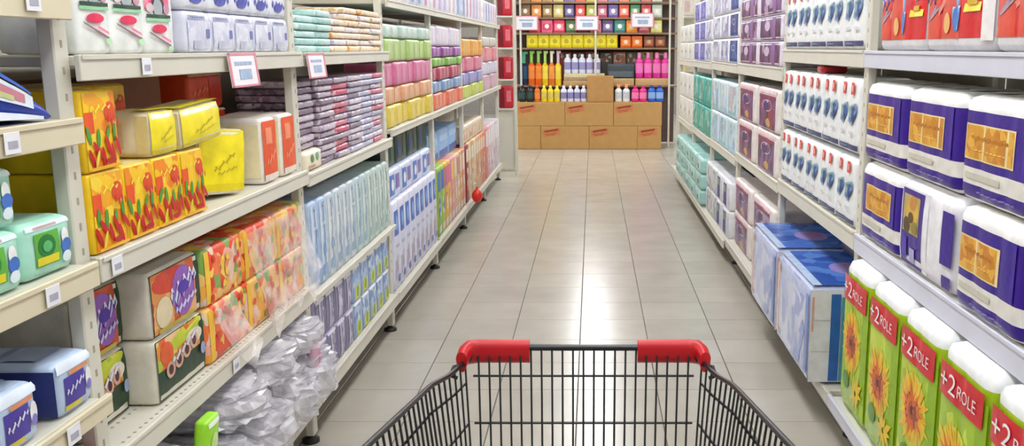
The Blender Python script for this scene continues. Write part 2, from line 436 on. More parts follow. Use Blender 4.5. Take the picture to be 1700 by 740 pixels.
# --- nearest left bay
def slouch_bag():
    """soft bag whose filling has slumped: high at the near end, low at the far end"""
    n = 14; mb = MB(); rows = []
    BB = M('#1d3fae', .25); SK = M('#dfeaf6', .25)
    prof = [(0, .165), (.1, .15), (.2, .118), (.3, .07), (.36, .035), (.38, .015)]
    for i in range(24):
        t = i / 23 * .38
        for a, b in zip(prof, prof[1:]):
            if a[0] <= t <= b[0] + 1e-6: top = a[1] + (b[1] - a[1]) * (t - a[0]) / (b[0] - a[0])
        ring = []
        for k in range(20):
            a = 2 * math.pi * k / 20; c, s_ = math.cos(a), math.sin(a)
            ex = .55
            y = -.11 + .11 * math.copysign(abs(c) ** ex, -c) * 1 ; z = top / 2 + top / 2 * math.copysign(abs(s_) ** ex, s_)
            ring.append((t - .19, y + .11, z))
        rows.append(ring)
    mb.grid(rows, BB, closed=True); mb.face(rows[0][::-1], BB); mb.face(rows[-1], BB)
    art = MB()
    def P(u, v, o=.002):
        t = u * .38
        for a, b in zip(prof, prof[1:]):
            if a[0] <= t <= b[0] + 1e-6: top = a[1] + (b[1] - a[1]) * (t - a[0]) / (b[0] - a[0])
        return (t - .19, -.1105 - o, top * v)
    def strip(u0, u1, v0, v1, m, o):
        art.grid([[P(u0 + (u1 - u0) * i / 10, v, o) for i in range(11)] for v in (v0, (v0 + v1) / 2, v1)], m)
    strip(.35, .93, .10, .24, M('#dfe6f2', .25), .002); strip(.40, .86, .44, .82, SK, .002); strip(.44, .80, .52, .74, M('#c7808f', .3), .0026); strip(.5, .72, .5, .6, M('#c8c98a', .3), .003)
    strip(.3, .85, .86, .93, M('#3d6bd0'), .0022)
    return Kind('soft_pack', 'pack', [('wrapper', mb.mesh('bag')), ('label_print', art.mesh('bagp', False))], .22)
L_(slouch_bag(), 1.485, 1.268, XF, 'slumped shiny blue plastic bag with white stripe, at the left edge')

p = Pack(.152, .19, .104, M('#a9dcc9'), r=.014, bulge=.005)
p.rect(.06, .94, .86, .95, M('#cfe4e0')); p.rect(.2, .66, .88, .92, M('#b98f9b'))
p.rect(.18, .66, .22, .80, M('#5fae3a')); p.ell(.40, .56, .17, .20, M('#1f7a33')); p.rect(.2, .62, .24, .38, M('#e3d32a')); p.ell(.40, .55, .09, .10, M('#5cb66a'))
p.ell(.78, .62, .08, .16, WW); p.ell(.79, .46, .11, .13, M('#3d6fc4')); p.ell(.78, .26, .1, .10, M('#dfeef5')); p.squig(.1, .12, .5, .08, .01, 5, .012, M('#6d9c90'))
p.rect(.1, .9, .55, .62, M('#8cc9b4'), 'T')
mintp = p.kind('mint_pack', 'pack')
L_(mintp, 1.467, .988, XF, 'mint green pack on the lower layer, cut by the left picture edge'); L_(mintp, 1.630, .988, XF - .004, 'mint green pack with green label beside the nearest post')
L_(mintp, 1.484, 1.0945, XF - .01, 'mint green pack lying on top of another mint pack')
p = Pack(.118, .21, .108, M('#b9cbe6', .3), r=.014, bulge=.005)
p.rect(.03, .97, .80, .96, M('#dfe8f4', .3)); p.rect(.16, .72, .20, .70, M('#4a3a9a')); p.squig(.2, .40, .68, .58, .07, 4, .05, LIL); p.rect(.14, .56, .12, .2, M('#d8c832')); p.rect(.3, .84, .72, .79, M('#d88a5a'))
p.ell(.82, .48, .10, .2, W1); p.ell(.82, .36, .08, .10, M('#7d74c4')); p.rect(.15, .85, .2, .5, M('#9aa7c0'), 'T'); p.rect(.15, .85, .55, .62, M('#8895b4'), 'T'); p.rect(.0, 1, .08, .9, M('#27306e'), 'L')
lbp = p.kind('blue_pack', 'pack')
L_(lbp, 1.655, .715, XF, 'pale blue pack with purple label next to the nearest post'); L_(lbp, 1.478, .715, XF, 'pale blue pack with purple label in the lower left corner')
L_(lbp, 1.52, .715, XF - .23, 'pale blue pack in shade behind the corner one')
p = Pack(.15, .2, .2, M('#c05a86'), r=.012); p.rect(.1, .9, .3, .8, M('#ddc2cf')); L_(p.kind('pink_pack', 'pack'), 1.632, .42, XF, 'pink pack under the lowest visible cream shelf, bottom left')

# --- second bay, top shelf
def pinkpack(w, off):
    p = Pack(w, .16, .215, M('#eef1ee'), r=.01, bulge=.003); v = off
    p.rect(.05, .95, .47 + v, .985, MS(['#ee4f7c', '#f0577f', '#e23566', '#f58aa6', '#ee4f7c'], 40)); p.rect(.1, .9, .9, .985, M('#8cc47a'))
    p.ell(.5, .53 + v, .24, .11, M('#3f2a2c')); p.ell(.48, .50 + v, .17, .10, M('#aab4b8')); p.ell(.2, .50 + v, .13, .05, M('#d8c2c8')); p.ell(.8, .5 + v, .13, .06, M('#c893a8'))
    p.rect(.06, .95, .40 + v, .435 + v, M('#1e3f2c')); p.rect(.06, .95, .365 + v, .395 + v, M('#93d3a2')); p.ell(.48, .29 + v, .27, .045, M('#e02a56'))
    p.poly([(.08, .26 + v), (.12, .235 + v), (.9, .09 + v), (.88, .12 + v)], M('#8a6a74')); p.poly([(.5, .23 + v), (.52, .2 + v), (.88, .14 + v), (.86, .17 + v)], M('#e78aa0'))
    p.ell(.86, .08 + v, .1, .03, M('#b8e4b4'))
    return p.kind('napkin_pack', 'napkins')
pk = [pinkpack(.118, .04), pinkpack(.132, .04), pinkpack(.13, -.03)]
for k, (y, n) in enumerate(((1.853, 'beside the nearest post'), (1.985, 'in the middle of three'), (2.125, 'next to the blue-white packs'))):
    L_(pk[k], y, 1.385, XF, f'white and pink napkin pack with green stripe, {n}', 'pink napkin packs')
p = Pack(.146, .16, .103, M('#d3d6e4'), r=.012, bulge=.004)
p.rect(.04, .96, .04, .78, MS(['#d8dae8', '#cfd2e2', '#dfe1ec', '#c9cbe0'], 40)); p.rect(.08, .72, .80, .9, M('#a9afc9')); p.squig(.14, .85, .66, .85, .02, 6, .03, M('#5b62a0')); p.rect(.72, .88, .36, .58, M('#6a6fb6')); p.rect(.2, .5, .1, .3, M('#c4c7d8'))
bn1 = p.kind('napkin_pack', 'napkins')
p = Pack(.146, .16, .103, M('#dfe1ea'), r=.012, bulge=.004)
p.squig(.1, .34, .85, .36, .14, 4, .12, M('#4b4fae')); p.ell(.45, .30, .25, .14, M('#5a62b8')); p.rect(.1, .85, .6, .9, M('#e8e9f0'))
bn2 = p.kind('napkin_pack', 'napkins')
for k in range(5):
    y = 2.345 + .1515 * k
    L_(bn1, y, 1.385, XF, f'white-blue napkin pack, lower row on the near top shelf, {ORD[k+1]} from the pink packs', 'white-blue napkin packs')
    L_(bn2, y, 1.4895, XF - .003, f'white-blue napkin pack with blue logo, upper row, {ORD[k+1]} from the pink packs', 'white-blue napkin packs')
p = Pack(.04, .16, .2, W1, r=.008); L_(p.kind('napkin_pack', 'napkins'), 2.226, 1.385, XF - .02, 'narrow white pack between pink and blue-white napkins')

# --- second bay, middle shelf: fruit print boxes
def fruitbox(seed, h=.162):
    rn = random.Random(seed)
    p = Pack(.127, .2, h, M('#f0c419'), cap=M('#f3e2a0'), r=.006, bulge=.002)
    p.rect(.04, .97, .03, .97, MS(['#f6c61c', '#f2a81a', '#f7d33a', '#ef8a1c', '#f6c61c'], 28))
    p.rect(.04, .28, .48, .74, M('#e8551c')); p.ell(.78, .72, .18, .13, M('#dc4a20')); p.squig(.2, .76, .8, .8, .05, 3, .03, M('#f7e04a'))
    for k in range(4): p.ell(.13 + .25 * k + rn.uniform(-.03, .03), .40 + rn.uniform(-.05, .08), .05, .12, M('#4f9a3c'), rn.uniform(-.5, .5))
    for k in range(6): p.ell(.12 + .16 * k + rn.uniform(-.03, .03), .20 + .09 * (k % 2) + rn.uniform(-.03, .03), .05, .14, M('#c2161e'), rn.uniform(.2, .7))
    p.ell(.25, .16, .04, .12, M('#e8d63a'), -.4); p.ell(.65, .12, .16, .04, M('#b51c24')); p.rect(.04, .97, .03, .07, M('#f0b22a'))
    for k in range(4): p.ell(.62 + .1 * k, .64 - .05 * (k % 2), .03, .05, M('#c02a22'))
    return p.kind('tissue_box', 'tissues')
fb = [fruitbox(k) for k in range(3)]
for k, y in enumerate((1.838, 1.971, 2.104, 2.238)):
    L_(fb[k % 3], y, .99, XF, f'yellow tissue box printed with red chillies, bottom row, {ORD[k+1]} from the post', 'fruit-print tissue boxes')
L_(fb[1], 1.838, 1.1535, XF, 'yellow tissue box with red chillies standing on top beside the post', 'fruit-print tissue boxes')
for k, y in enumerate((1.995, 2.128)):
    L_(fb[2 - k], y, 1.1535, XF - .125, f'fruit-print tissue box behind the yellow wrapped packs, {["near", "far"][k]} one', 'fruit-print tissue boxes')
def yellowpack(w, d, h):
    p = Pack(w, d, h, M('#efe6d2', .3), cap=M('#e9dcae', .3), r=.014, bulge=.006)
    p.rect(.02, .985, .05, .96, M('#f2e012', .25, .12)); p.rect(.02, .98, .05, .16, M('#e3cf0c', .25)); p.squig(.3, .35, .75, .62, .05, 3, .03, M('#b6a21a')); p.squig(.38, .3, .8, .42, .03, 4, .015, M('#a9981c'))
    p.rect(.72, .98, .1, .9, M('#dccb90', .3), 'L'); p.rect(.0, 1, 0, .35, M('#eedf3a', .25), 'T')
    p.rect(.05, .45, .2, .75, M('#e6c9b4', .3), 'L')
    return p
ya = yellowpack(.128, .105, .105).kind('tissue_pack', 'tissues'); yb = yellowpack(.235, .11, .1).kind('tissue_pack', 'tissues'); yc = yellowpack(.19, .1, .185).kind('tissue_pack', 'tissues')
L_(ya, 2.104, 1.1535, XF, 'yellow wrapped tissue pack with white end on the fruit-print boxes'); L_(yb, 2.305, 1.1595, XF + .004, 'wide yellow wrapped tissue pack overhanging the fruit-print boxes', tilt=(0, -.05))
L_(yc, 2.50, 1.0, XF - .03, 'yellow wrapped tissue pack leaning tilted on the shelf', tilt=(0, .10), dz=-.3)
p = Pack(.122, .19, .2, M('#efe8de', .3), r=.012, bulge=.004); p.rect(.03, .97, .05, .95, M('#e75420', .3)); p.rect(.2, .6, .6, .85, M('#ef8f66')); p.squig(.2, .3, .85, .5, .06, 3, .05, M('#f0a07c')); p.rect(.03, .97, .05, .14, M('#e9ddd0'))
p.rect(.5, .95, .1, .9, M('#efe3b4', .3), 'L')
op = p.kind('tissue_pack', 'tissues')
for k, y in enumerate((2.79, 2.966)): L_(op, y, .99, XF, f'white tissue pack with orange front, {["nearer to the leaning yellow pack", "beside the far post"][k]}', 'orange tissue packs')
p = Pack(.25, .2, .108, M('#d94a22'), r=.012, bulge=.004); p.rect(.55, .95, .1, .9, M('#c63a1e')); p.squig(.1, .4, .5, .6, .1, 3, .06, M('#e8825a')); p.rect(.0, 1, .93, .99, M('#f0c7a8'))
ro_ = p.kind('tissue_pack', 'tissues')
for k in range(3): L_(ro_, 2.86 + .012 * (k % 2), .99 + .111 * k, XF - .21, f'orange-red pack in the stack behind the orange packs, {["bottom", "middle", "top"][k]} one', 'orange-red stack')
def carton(w, d, h, hx='#b08a5a', name='carton'):
    mb = MB().bbox(-w/2, w/2, -d/2, d/2, 0, h, M(hx, .75, .06, .08, 12), .004)
    tp = MB().box(-w/2 + .006, w/2 - .006, -.004, .004, h - .0005, h + .001, M('#6f5231')); return Kind('cardboard_box', 'box', [('carton', mb.mesh(name)), ('lid_seam', tp.mesh(name))], d)
L_(carton(.42, .16, .33, '#8d6149'), 2.44, .99, -1.245, 'brown cardboard box at the back behind the yellow wrapped packs')

# --- second bay, lower shelf: vegetable packs and floral packs
def vegpack(up, w=.262):
    p = Pack(w, .2, .154, M('#d9d4c4', .3), r=.012, bulge=.003)
    p.rect(.02, .985, .03, .97, DGRN)
    if up:
        p.rect(.03, .88, .06, .96, MS(['#d9763a', '#c85a2c', '#e0a868', '#cf8a48', '#b84a2c'], 22, .3, .8)); p.ell(.40, .78, .36, .18, M('#c7402c')); p.ell(.62, .52, .24, .40, M('#8d5ab0'), .3); p.ell(.22, .34, .15, .24, M('#d8c8a4'))
        p.squig(.34, .44, .86, .74, .16, 4, .15, LIL); p.squig(.36, .40, .86, .70, .16, 4, .05, M('#5a3aa4')); p.squig(.42, .24, .86, .40, .05, 5, .06, M('#c9c6ea')); p.ell(.6, .58, .12, .1, M('#4a2a9c')); p.rect(.1, .8, .05, .12, M('#b9a640'))
    else:
        p.rect(.03, .88, .5, .96, MS(['#d98a34', '#c9b43a', '#d8642c', '#e3c08a', '#a8b83a'], 24, .3, .8)); p.ell(.58, .84, .36, .12, M('#b9c52e'), .15); p.ell(.2, .72, .12, .18, M('#d65a2a')); p.ell(.75, .70, .18, .13, M('#dfd8c2'))
        for k in range(4): p.ell(.24 + .16 * k, .44 + .07 * k, .085, .13, M('#c9a08a')); p.ell(.24 + .16 * k, .44 + .07 * k, .045, .08, M('#4b2430'))
        p.squig(.26, .55, .82, .8, .05, 5, .05, LIL); p.ell(.9, .42, .055, .1, M('#8fa0c8'))
    return p.kind('tissue_pack', 'tissues')
vu, vd = vegpack(True), vegpack(False)
L_(vd, 2.115, .585, -1.0, 'dark green vegetable-print pack, lower of the pair right of the post'); L_(vu, 2.115, .7415, -1.0, 'orange and purple vegetable-print pack on top, right of the post')
for k, (kd, nm) in enumerate(((vegpack(False, .2), 'lower'), (vegpack(True, .2), 'upper'))): L_(kd, 1.872, .585 + .1565 * k, -1.06, f'vegetable-print pack partly hidden behind the nearest post, {nm} one')
FLO = ['#e8502c', '#f0a83a', '#f3cf5c', '#d8402e', '#eeb09a', '#f0c070', '#7fa650', '#ef7a44', '#e9c9b8', '#f2b04a']
def florpack(c, seed):
    p = Pack(c, .19, .152, MS(FLO, 26, .3, .6), r=.012, bulge=.004)
    rn = random.Random(seed)
    p.rect(.04, .14, .05, .95, M('#f2c23c')); p.ell(.62, .55, .14, .2, MS(['#e7b9a0', '#e9c0a8', '#dfa890', '#e88a5c'], 50), .4)
    for k in range(14): p.ell(rn.uniform(.14, .92), rn.uniform(.1, .9), .035, .07, M(rn.choice(['#d3352a', '#e2552c', '#6f9c46', '#f0c63c'])), rn.uniform(0, 3))
    return p.kind('tissue_pack', 'tissues')
fw = [.262, .262, .262]; fy = [2.385, 2.652, 2.92]
for c in range(3):
    for r in range(2): L_(florpack(fw[c], 10 * c + r), fy[c], .585 + .1535 * r, XF - .002, f'flower-print tissue pack, {["lower", "upper"][r]} row, {ORD[c+1]} right of the dark green packs', 'flower-print packs')
# clear film hanging loose off the flower-print packs
FILM = clear_film(.30, '#f1e6e4', .12)
def film(pts_top, drop, seed, nx=14, nz=10, flare=.05):
    rows = []
    for j in range(nz + 1):
        t = j / nz; row = []
        for i in range(nx + 1):
            u = i / nx; y = pts_top[0] + (pts_top[1] - pts_top[0]) * u; z = pts_top[2] - drop(u) * t
            x = .006 + flare * t * t + .012 * (noise.noise(Vector((y * 9, z * 9, seed))) + .6) * t
            row.append((x, y, z))
        rows.append(row)
    mb = MB(); mb.grid(rows, FILM); me = mb.mesh('film', False); return me
fo = obj('plastic_film', film((2.53, 3.04, .88), lambda u: .20 + .11 * abs(math.sin(u * 7)) + .06 * math.sin(u * 17), 2), None, (XF + .004, 0, 0)); tag(fo, 'loose clear plastic film hanging over the far flower-print packs', 'plastic film')
fo = obj('plastic_film', film((2.28, 2.42, .745), lambda u: .20 - .12 * abs(u - .5), 5, 8, 10, .06), None, (XF + .004, 0, 0)); tag(fo, 'clear film flap hanging below the near flower-print packs', 'plastic film')

# --- second bay, bottom shelf: crumpled clear bags
BAGM = clear_film(.55, '#dcdae0', .16, 'crumpled_plastic')
def bag(sx, sy, sz, seed, tint):
    def blob(k, amp, m, n=22):
        rows = []; mb = MB()
        for i in range(n + 1):
            th = math.pi * i / n; row = []
            for j in range(28):
                ph = 2 * math.pi * j / 28
                d = Vector((math.sin(th) * math.cos(ph), math.sin(th) * math.sin(ph), math.cos(th)))
                q = Vector([math.copysign(abs(c) ** .6, c) for c in d])
                a = 1 + amp * (1 - 2 * abs(noise.noise(d * 2.1 + Vector((seed, 0, 0))))) + amp * .7 * (1 - 2 * abs(noise.noise(d * 4.6 + Vector((0, seed, 0))))) - amp
                row.append((q.x * sx * k * a / 2, q.y * sy * k * a / 2, max(.0, sz / 2 + q.z * sz * k * a / 2)))
            rows.append(row)
        mb.grid(rows, m, closed=True, smooth=False); return mb
    return Kind('plastic_bag', 'bag', [('bag', blob(1, .16, BAGM).mesh('bag')), ('contents', blob(.78, .06, M(tint, .5), 12).mesh('contents'))], sy)
BT = ['#c4c2c8', '#cecbd0', '#bab8c0', '#ccc6cc', '#c8c0c6', '#d0ced2', '#bebcc4', '#ceccd2']
bl = [(1.96, .2, .30, .15), (2.23, .2, .30, .17), (2.50, .2, .28, .18), (2.76, .2, .28, .19), (2.97, .2, .22, .20), (1.96, .355, .2, .13), (2.40, .37, .28, .13), (2.68, .385, .28, .13), (2.92, .395, .24, .12)]
bn = ['bottom row, nearest the viewer', 'bottom row, second from the near end', 'bottom row, in the middle', 'bottom row, fourth from the near end', 'bottom row, bulging at the far post', 'on top, nearest the viewer', 'on top, second from the near end', 'on top, third from the near end', 'on top, beside the far post']
for k, (y, z, sw, sh) in enumerate(bl): L_(bag(sw * .9, .34, sh, k * 3.7 + 1, BT[k % 8]), y, z, -.885 - .035 * (k > 4), f'crumpled clear plastic bag on the lowest shelf, {bn[k]}', 'crumpled clear bags', dz=.1 * math.sin(k * 5))
p = Pack(.075, .03, .12, M('#9be02e'), r=.012, bulge=.006); p.ell(.5, .45, .25, .25, M('#d6f2a0')); p.rect(.1, .9, .85, .95, WW); L_(p.kind('green_sachet', 'sachet'), 2.07, .405, -.93, 'small bright green sachet by the clear bags at the bottom left', tilt=(.12, 0))
p = Pack(.045, .03, .09, M('#d8b0c0'), r=.012, bulge=.006); p.ell(.5, .5, .28, .3, M('#d889a8')); L_(p.kind('pink_sachet', 'sachet'), 2.93, .335, -.925, 'small pink sachet tucked among the clear bags at the far post')

# --- third bay
def thin(cols, edge, h=.0235):
    p = Pack(.2, .2, h, MS(cols, 45, .35), cap=M(cols[0]), r=.007, bulge=.003); p.rect(.1, .9, .2, .75, M(edge)); return p.kind('napkin_packet', 'napkins')
mint_t = [thin(['#b9dcd6', '#c8e4de', '#a5cfc9', '#d4ebe6'], '#bfe0da'), thin(['#c2e0da', '#9fcac6', '#d2e8e4'], '#a9d3cd')]
for c in range(2):
    for r in range(5 + c % 2):
        L_(mint_t[(c + r) % 2], 3.235 + .207 * c + random.uniform(-.004, .004), 1.382 + .0255 * r, XF - random.uniform(0, .012), f'mint napkin packet, {ORD[r+1]} up in the {["near", "far"][c]} mint stack of the third left bay', 'mint napkin packets', random.uniform(-.04, .04))
bei = [thin(['#e3d3b4', '#efe4cf', '#d8b88a', '#f0e8dc'], '#ead9bd'), thin(['#e9d6bd', '#cfa978', '#f2eadf', '#c9bcd6'], '#f0e2cf'), thin(['#e0c59a', '#f0ddc0', '#e8963c', '#f4ece0'], '#eed3ac'), thin(['#d9d2d8', '#ece6e2', '#b9a9c4', '#e8d8bc'], '#e9e2e4')]
for c in range(4):
    for r in range(7 if c else 5):
        L_(bei[(c * 2 + r * 3) % 4], 3.655 + .207 * c + random.uniform(-.005, .005), 1.382 + .0255 * r, XF - random.uniform(0, .012), f'beige napkin packet, {ORD[r+1]} up in the {ORD[c+1]} beige stack past the mint ones', 'beige napkin packets', random.uniform(-.04, .04))
pur = [thin(['#8d7a8c', '#b5a6b4', '#6e5c70', '#d0c6cf'], '#b8aab8', .0225), thin(['#a3929f', '#7a6478', '#c9bcc6', '#8f7f96'], '#8d7a8c', .0225), thin(['#c4b5c0', '#8d6f84', '#a999ad'], '#cdc2cc', .0225)]
pnk = [thin(['#c86a80', '#d8909e', '#b04a64', '#e2bcc4'], '#d07a8e', .0225), thin(['#c05a74', '#dcb0ba', '#a54860'], '#c8566e', .0225)]
bwh = [thin(['#c6c4d4', '#9a98b8', '#e0dce4', '#b8a8b8'], '#b8b6cc', .0225), thin(['#d4ccd4', '#8d8fb0', '#c9a9b4', '#e4dee4'], '#d8d2da', .0225)]
sets = [pur, pur, pnk + pur[:1], pur + bwh, bwh, bwh + pnk[:1]]
nm = ['first dusky', 'second dusky', 'red-pink', 'mixed grey', 'lilac', 'far lilac']
for c in range(6):
    for r in range(13):
        if c == 0 and r < 3: continue
        S_ = sets[c]
        L_(S_[(r * 2 + c) % len(S_)], 3.225 + .2065 * c + random.uniform(-.005, .005), .972 + .0242 * r, XF - random.uniform(0, .014) - (.02 if c == 0 else 0), f'thin napkin packet, {ORD[r+1]} level up in the {nm[c]} stack, third left bay', 'thin napkin packets', random.uniform(-.04, .04))
p = Pack(.19, .17, .07, M('#e9dfc6'), r=.012); p.ell(.35, .62, .09, .2, M('#4f8f5c')); p.ell(.65, .66, .09, .2, M('#6aa07a')); p.rect(.1, .5, .15, .3, M('#c99a8c')); L_(p.kind('napkin_pack', 'napkins'), 3.225, .972, XF - .0, 'cream napkin pack with green dots at the foot of the dusky stack')
tall = []
for a, b, c in (('#a9bfdc', '#7f9ecb', '#c9d6e4'), ('#c0ccd6', '#8fa8c4', '#d6dde0'), ('#b6cbd0', '#95b4c4', '#ced9d6'), ('#b9cbc6', '#9fb8b0', '#d2ddd6')):
    p = Pack(.094, .2, .318, M(a), r=.01, bulge=.004); p.rect(.12, .36, .04, .96, M(c)); p.rect(.6, .84, .08, .94, MS([b, a, c], 30)); p.rect(.1, .9, .68, .72, M(c)); p.ell(.5, .4, .2, .08, M(b)); p.rect(.2, .8, .1, .22, M(b)); p.ell(.5, .9, .06, .012, M('#4c5a60')); tall.append(p.kind('paper_roll_pack', 'paper rolls'))
for k in range(12):
    L_(tall[min(3, k // 3) if k % 2 else min(3, (k + 1) // 3)], 3.178 + .1036 * k, .545, XF, f'tall {["blue", "blue", "blue", "pale blue", "pale blue", "grey-blue", "grey-blue", "grey-green", "grey-green", "sage", "sage", "sage"][k]} paper roll pack, {ORD[k+1]} from the near post, third left bay', 'tall blue-green roll packs')
p = Pack(.116, .2, .152, M('#a7a0bf'), r=.01, bulge=.004); p.rect(.06, .3, .05, .95, M('#7d7896')); p.rect(.35, .95, .08, .92, MS(['#a9a2c2', '#8a84a6', '#c4bfd4', '#77708f'], 36)); p.rect(.4, .48, .05, .95, M('#d4d0de')); p.rect(.9, .98, .05, .95, M('#453f72')); p.rect(.06, .95, .9, .97, M('#dad7e2')); pp = p.kind('purple_pack', 'pack')
p = Pack(.122, .2, .152, M('#b3c4da'), r=.01, bulge=.004); p.rect(.05, .95, .45, .92, MS(['#8da8cf', '#a9bedb', '#6f8fc2', '#c6d2e0'], 34)); p.rect(.3, .95, .06, .42, M('#cfd42c')); p.ell(.6, .26, .16, .16, M('#6f9c3c')); p.rect(.05, .28, .06, .42, M('#9aaed0')); p.rect(.05, .95, .92, .98, W1); byp = p.kind('blue_yellow_pack', 'pack')
for r in range(2):
    for k in range(4): L_(pp, 3.185 + .126 * k, .2 + .154 * r, XF, f'grey-purple pack on the bottom shelf, {["lower", "upper"][r]} row, {ORD[k+1]} from the near post', 'grey-purple packs')
    for k in range(5): L_(byp, 3.70 + .1335 * k, .2 + .154 * r, XF, f'blue and yellow pack on the bottom shelf, {["lower", "upper"][r]} row, {ORD[k+1]} past the purple', 'blue-yellow packs')

# --- fourth to last left bays: columns of plain coloured packs
def plain(hx, w, h, d=.2, light=None):
    p = Pack(w, d, h, M(hx, .35, .14), r=.012, bulge=.004)
    p.rect(.15, .5, .1, .9, M(light or hx, .3, .2)); return p.kind('napkin_pack', 'napkins')
def column_bay(y0, n, w, layers, bay, z0=1.008, xf=XF):
    for j, (hx, h, nm, lt) in enumerate(layers):
        k_ = plain(hx, w - .008, h - .003, .2, lt)
        for c in range(n): L_(k_, y0 + w * (c + .5), z0, xf - .006 * ((c * 7 + j) % 3), f'{nm} napkin pack, {ORD[c+1]} column from the near end of the {bay} left bay', f'{nm} packs {bay} bay', random.uniform(-.02, .02))
        z0 += h
column_bay(4.45, 7, .178, [('#d9c24a', .112, 'yellow', '#e6d27a'), ('#dba27a', .09, 'peach', '#e4b896'), ('#cf7296', .12, 'pink', '#dd93b0'), ('#a8c474', .115, 'green', '#c2d59a'), ('#b9d0c4', .07, 'pale mint', '#d4e2da')], 'fourth')
column_bay(5.77, 7, .178, [('#dd7458', .105, 'orange', '#e69a82'), ('#7f9cc0', .077, 'blue', '#a8bcd6'), ('#b0485e', .088, 'dark pink', '#d08a96'), ('#7fb552', .06, 'green', '#a5cf80'), ('#8e4f94', .07, 'purple', '#b98abb'), ('#d9cfdc', .13, 'lilac-white', '#ece6ee')], 'fifth')
column_bay(7.09, 7, .178, [('#bcc85c', .10, 'lime', '#d3da8e'), ('#8f8cc0', .10, 'violet', '#b4b0d8'), ('#cf6c88', .12, 'rose', '#e09aac'), ('#e4a24c', .14, 'amber', '#f0c07c')], 'sixth')
column_bay(8.41, 6, .205, [('#c9a4b2', .14, 'dusty pink', '#dcc2cc'), ('#c9c6d6', .12, 'silver', '#dedce6'), ('#d6828c', .14, 'coral', '#e4a8ae'), ('#c8c6be', .09, 'off-white', '#dddcd6')], 'last')
# packs on the top shelf
tp_ = [plain(h, .194, .2, .2, l) for h, l in (('#d8d2e2', '#c2b4d6'), ('#e2dce4', '#cf9cb6'), ('#c9d0e0', '#8fa0cc'), ('#e6e2e6', '#d8c0d0'))]
for b in range(4):
    for c in range(6): L_(tp_[(c * 3 + b * 5 + c // 2) % 4], PL[3 + b] + .152 + .204 * c, 1.625, XF, f'pale pack on the high left shelf, {ORD[c+1]} from the near post of the {["fourth", "fifth", "sixth", "last"][b]} bay', 'pale packs on the high shelf')
# bottom shelf of the far left bays
p = Pack(.127, .18, .45, M('#d5d6e6'), r=.012, bulge=.004); p.rect(.14, .86, .62, .9, M('#3566bd')); p.ell(.5, .76, .22, .09, M('#7aa2da')); p.squig(.2, .5, .8, .5, .02, 4, .02, M('#8d97c4')); p.rect(.1, .3, .12, .34, M('#c6b8cc')); p.rect(.5, .9, .08, .16, M('#5a67b8')); p.rect(.4, .6, .2, .4, M('#d9cfd6'))
for v in (.12, .3, .48): p.rect(.3, .6, v, v + .07, M('#3a5cb0'), 'L')
bwp = p.kind('detergent_pack', 'pack')
for k in range(9): L_(bwp, 4.51 + .1398 * k, .19, XF, f'white pack with blue window, {ORD[k+1]} from the near post, fourth left bay bottom', 'white packs with blue windows')
p = Pack(.28, .16, .15, M('#cfd6ea'), r=.012, bulge=.004); p.rect(.1, .45, .15, .85, M('#4a78c4')); p.rect(.55, .9, .3, .8, M('#7a68b0')); p.ell(.3, .5, .1, .2, W1); bwt = p.kind('detergent_pack', 'pack')
for k in range(4): L_(bwt, 4.60 + .30 * k, .6425, XF - .02, f'white-blue pack lying on the blue-window packs, {ORD[k+1]} from the near end', 'lying white-blue packs')
p = Pack(.3, .16, .155, M('#1d3a2a'), r=.012); p.ell(.3, .5, .15, .3, M('#1f3d7c')); p.ell(.72, .5, .12, .3, M('#2e5c4a')); dkp = p.kind('dark_pack', 'pack')
for k in range(4): L_(dkp, 4.62 + .31 * k, .795, XF - .05, f'dark green and navy pack under the shelf, {ORD[k+1]} from the near end', 'dark green packs')
cols5 = [('#8fb04a', '#3f66b8', 'green and blue'), ('#9ac04e', '#2f5cb4', 'lime and blue'), ('#d8a83c', '#c0508a', 'yellow and magenta'), ('#e0b060', '#d85c9a', 'amber and pink'), ('#d9909c', '#e6b45c', 'rose and amber'), ('#dca890', '#e0d0a0', 'peach'), ('#d8b8a0', '#c87884', 'tan and rose'), ('#cfa46a', '#e2cdb0', 'tan'), ('#d98a6a', '#ecd6c0', 'terracotta')]
for k in range(9):
    a, b, n_ = cols5[k]; p = Pack(.127, .18, .45, M(a), r=.012, bulge=.004); p.rect(.08, .92, .66, .94, M(b)); p.rect(.2, .8, .3, .56, MS([a, '#e9e0d0', b], 22)); p.rect(.1, .9, .06, .16, M('#d9d2cc'))
    L_(p.kind('detergent_pack', 'pack'), 5.825 + .1398 * k, .19, XF, f'tall {n_} pack on the bottom shelf of the fifth left bay', 'mixed tall packs')
p = Pack(.4, .2, .2, M('#8fb4dc'), r=.012); p.rect(.05, .95, .06, .3, M('#3a5ca4')); p.rect(.1, .9, .6, .8, M('#a9c8e6'))
blc = p.kind('blue_carton', 'box')
for k in range(3): L_(blc, 5.98 + .42 * k, .6425, XF - .06, f'light blue box on top of the mixed packs, {ORD[k+1]} from the near end', 'light blue boxes')
c6 = ['#8c2f38', '#d8b490', '#c9a06c', '#dcc4a0', '#d4a078', '#cda684', '#d98a5e', '#cf7a62']
for k in range(8):
    p = Pack(.147, .18, .46, M(c6[k]), r=.012, bulge=.004); p.rect(.1, .9, .7, .92, M('#e4d8c4')); p.rect(.2, .8, .2, .6, MS([c6[k], '#e6d8c4', '#c47a6a'], 22)); L_(p.kind('detergent_pack', 'pack'), 7.16 + .157 * k, .19, XF, f'tall {["dark red", "beige", "tan", "cream", "sand", "light brown", "orange", "brick"][k]} pack on the bottom shelf of the sixth left bay', 'tall tan packs')
p = Pack(.3, .18, .14, M('#e2d6c2'), r=.012); p.rect(.1, .9, .2, .8, MS(['#d8b890', '#e8dccb', '#c98a6a'], 20)); crl = p.kind('cream_pack', 'pack')
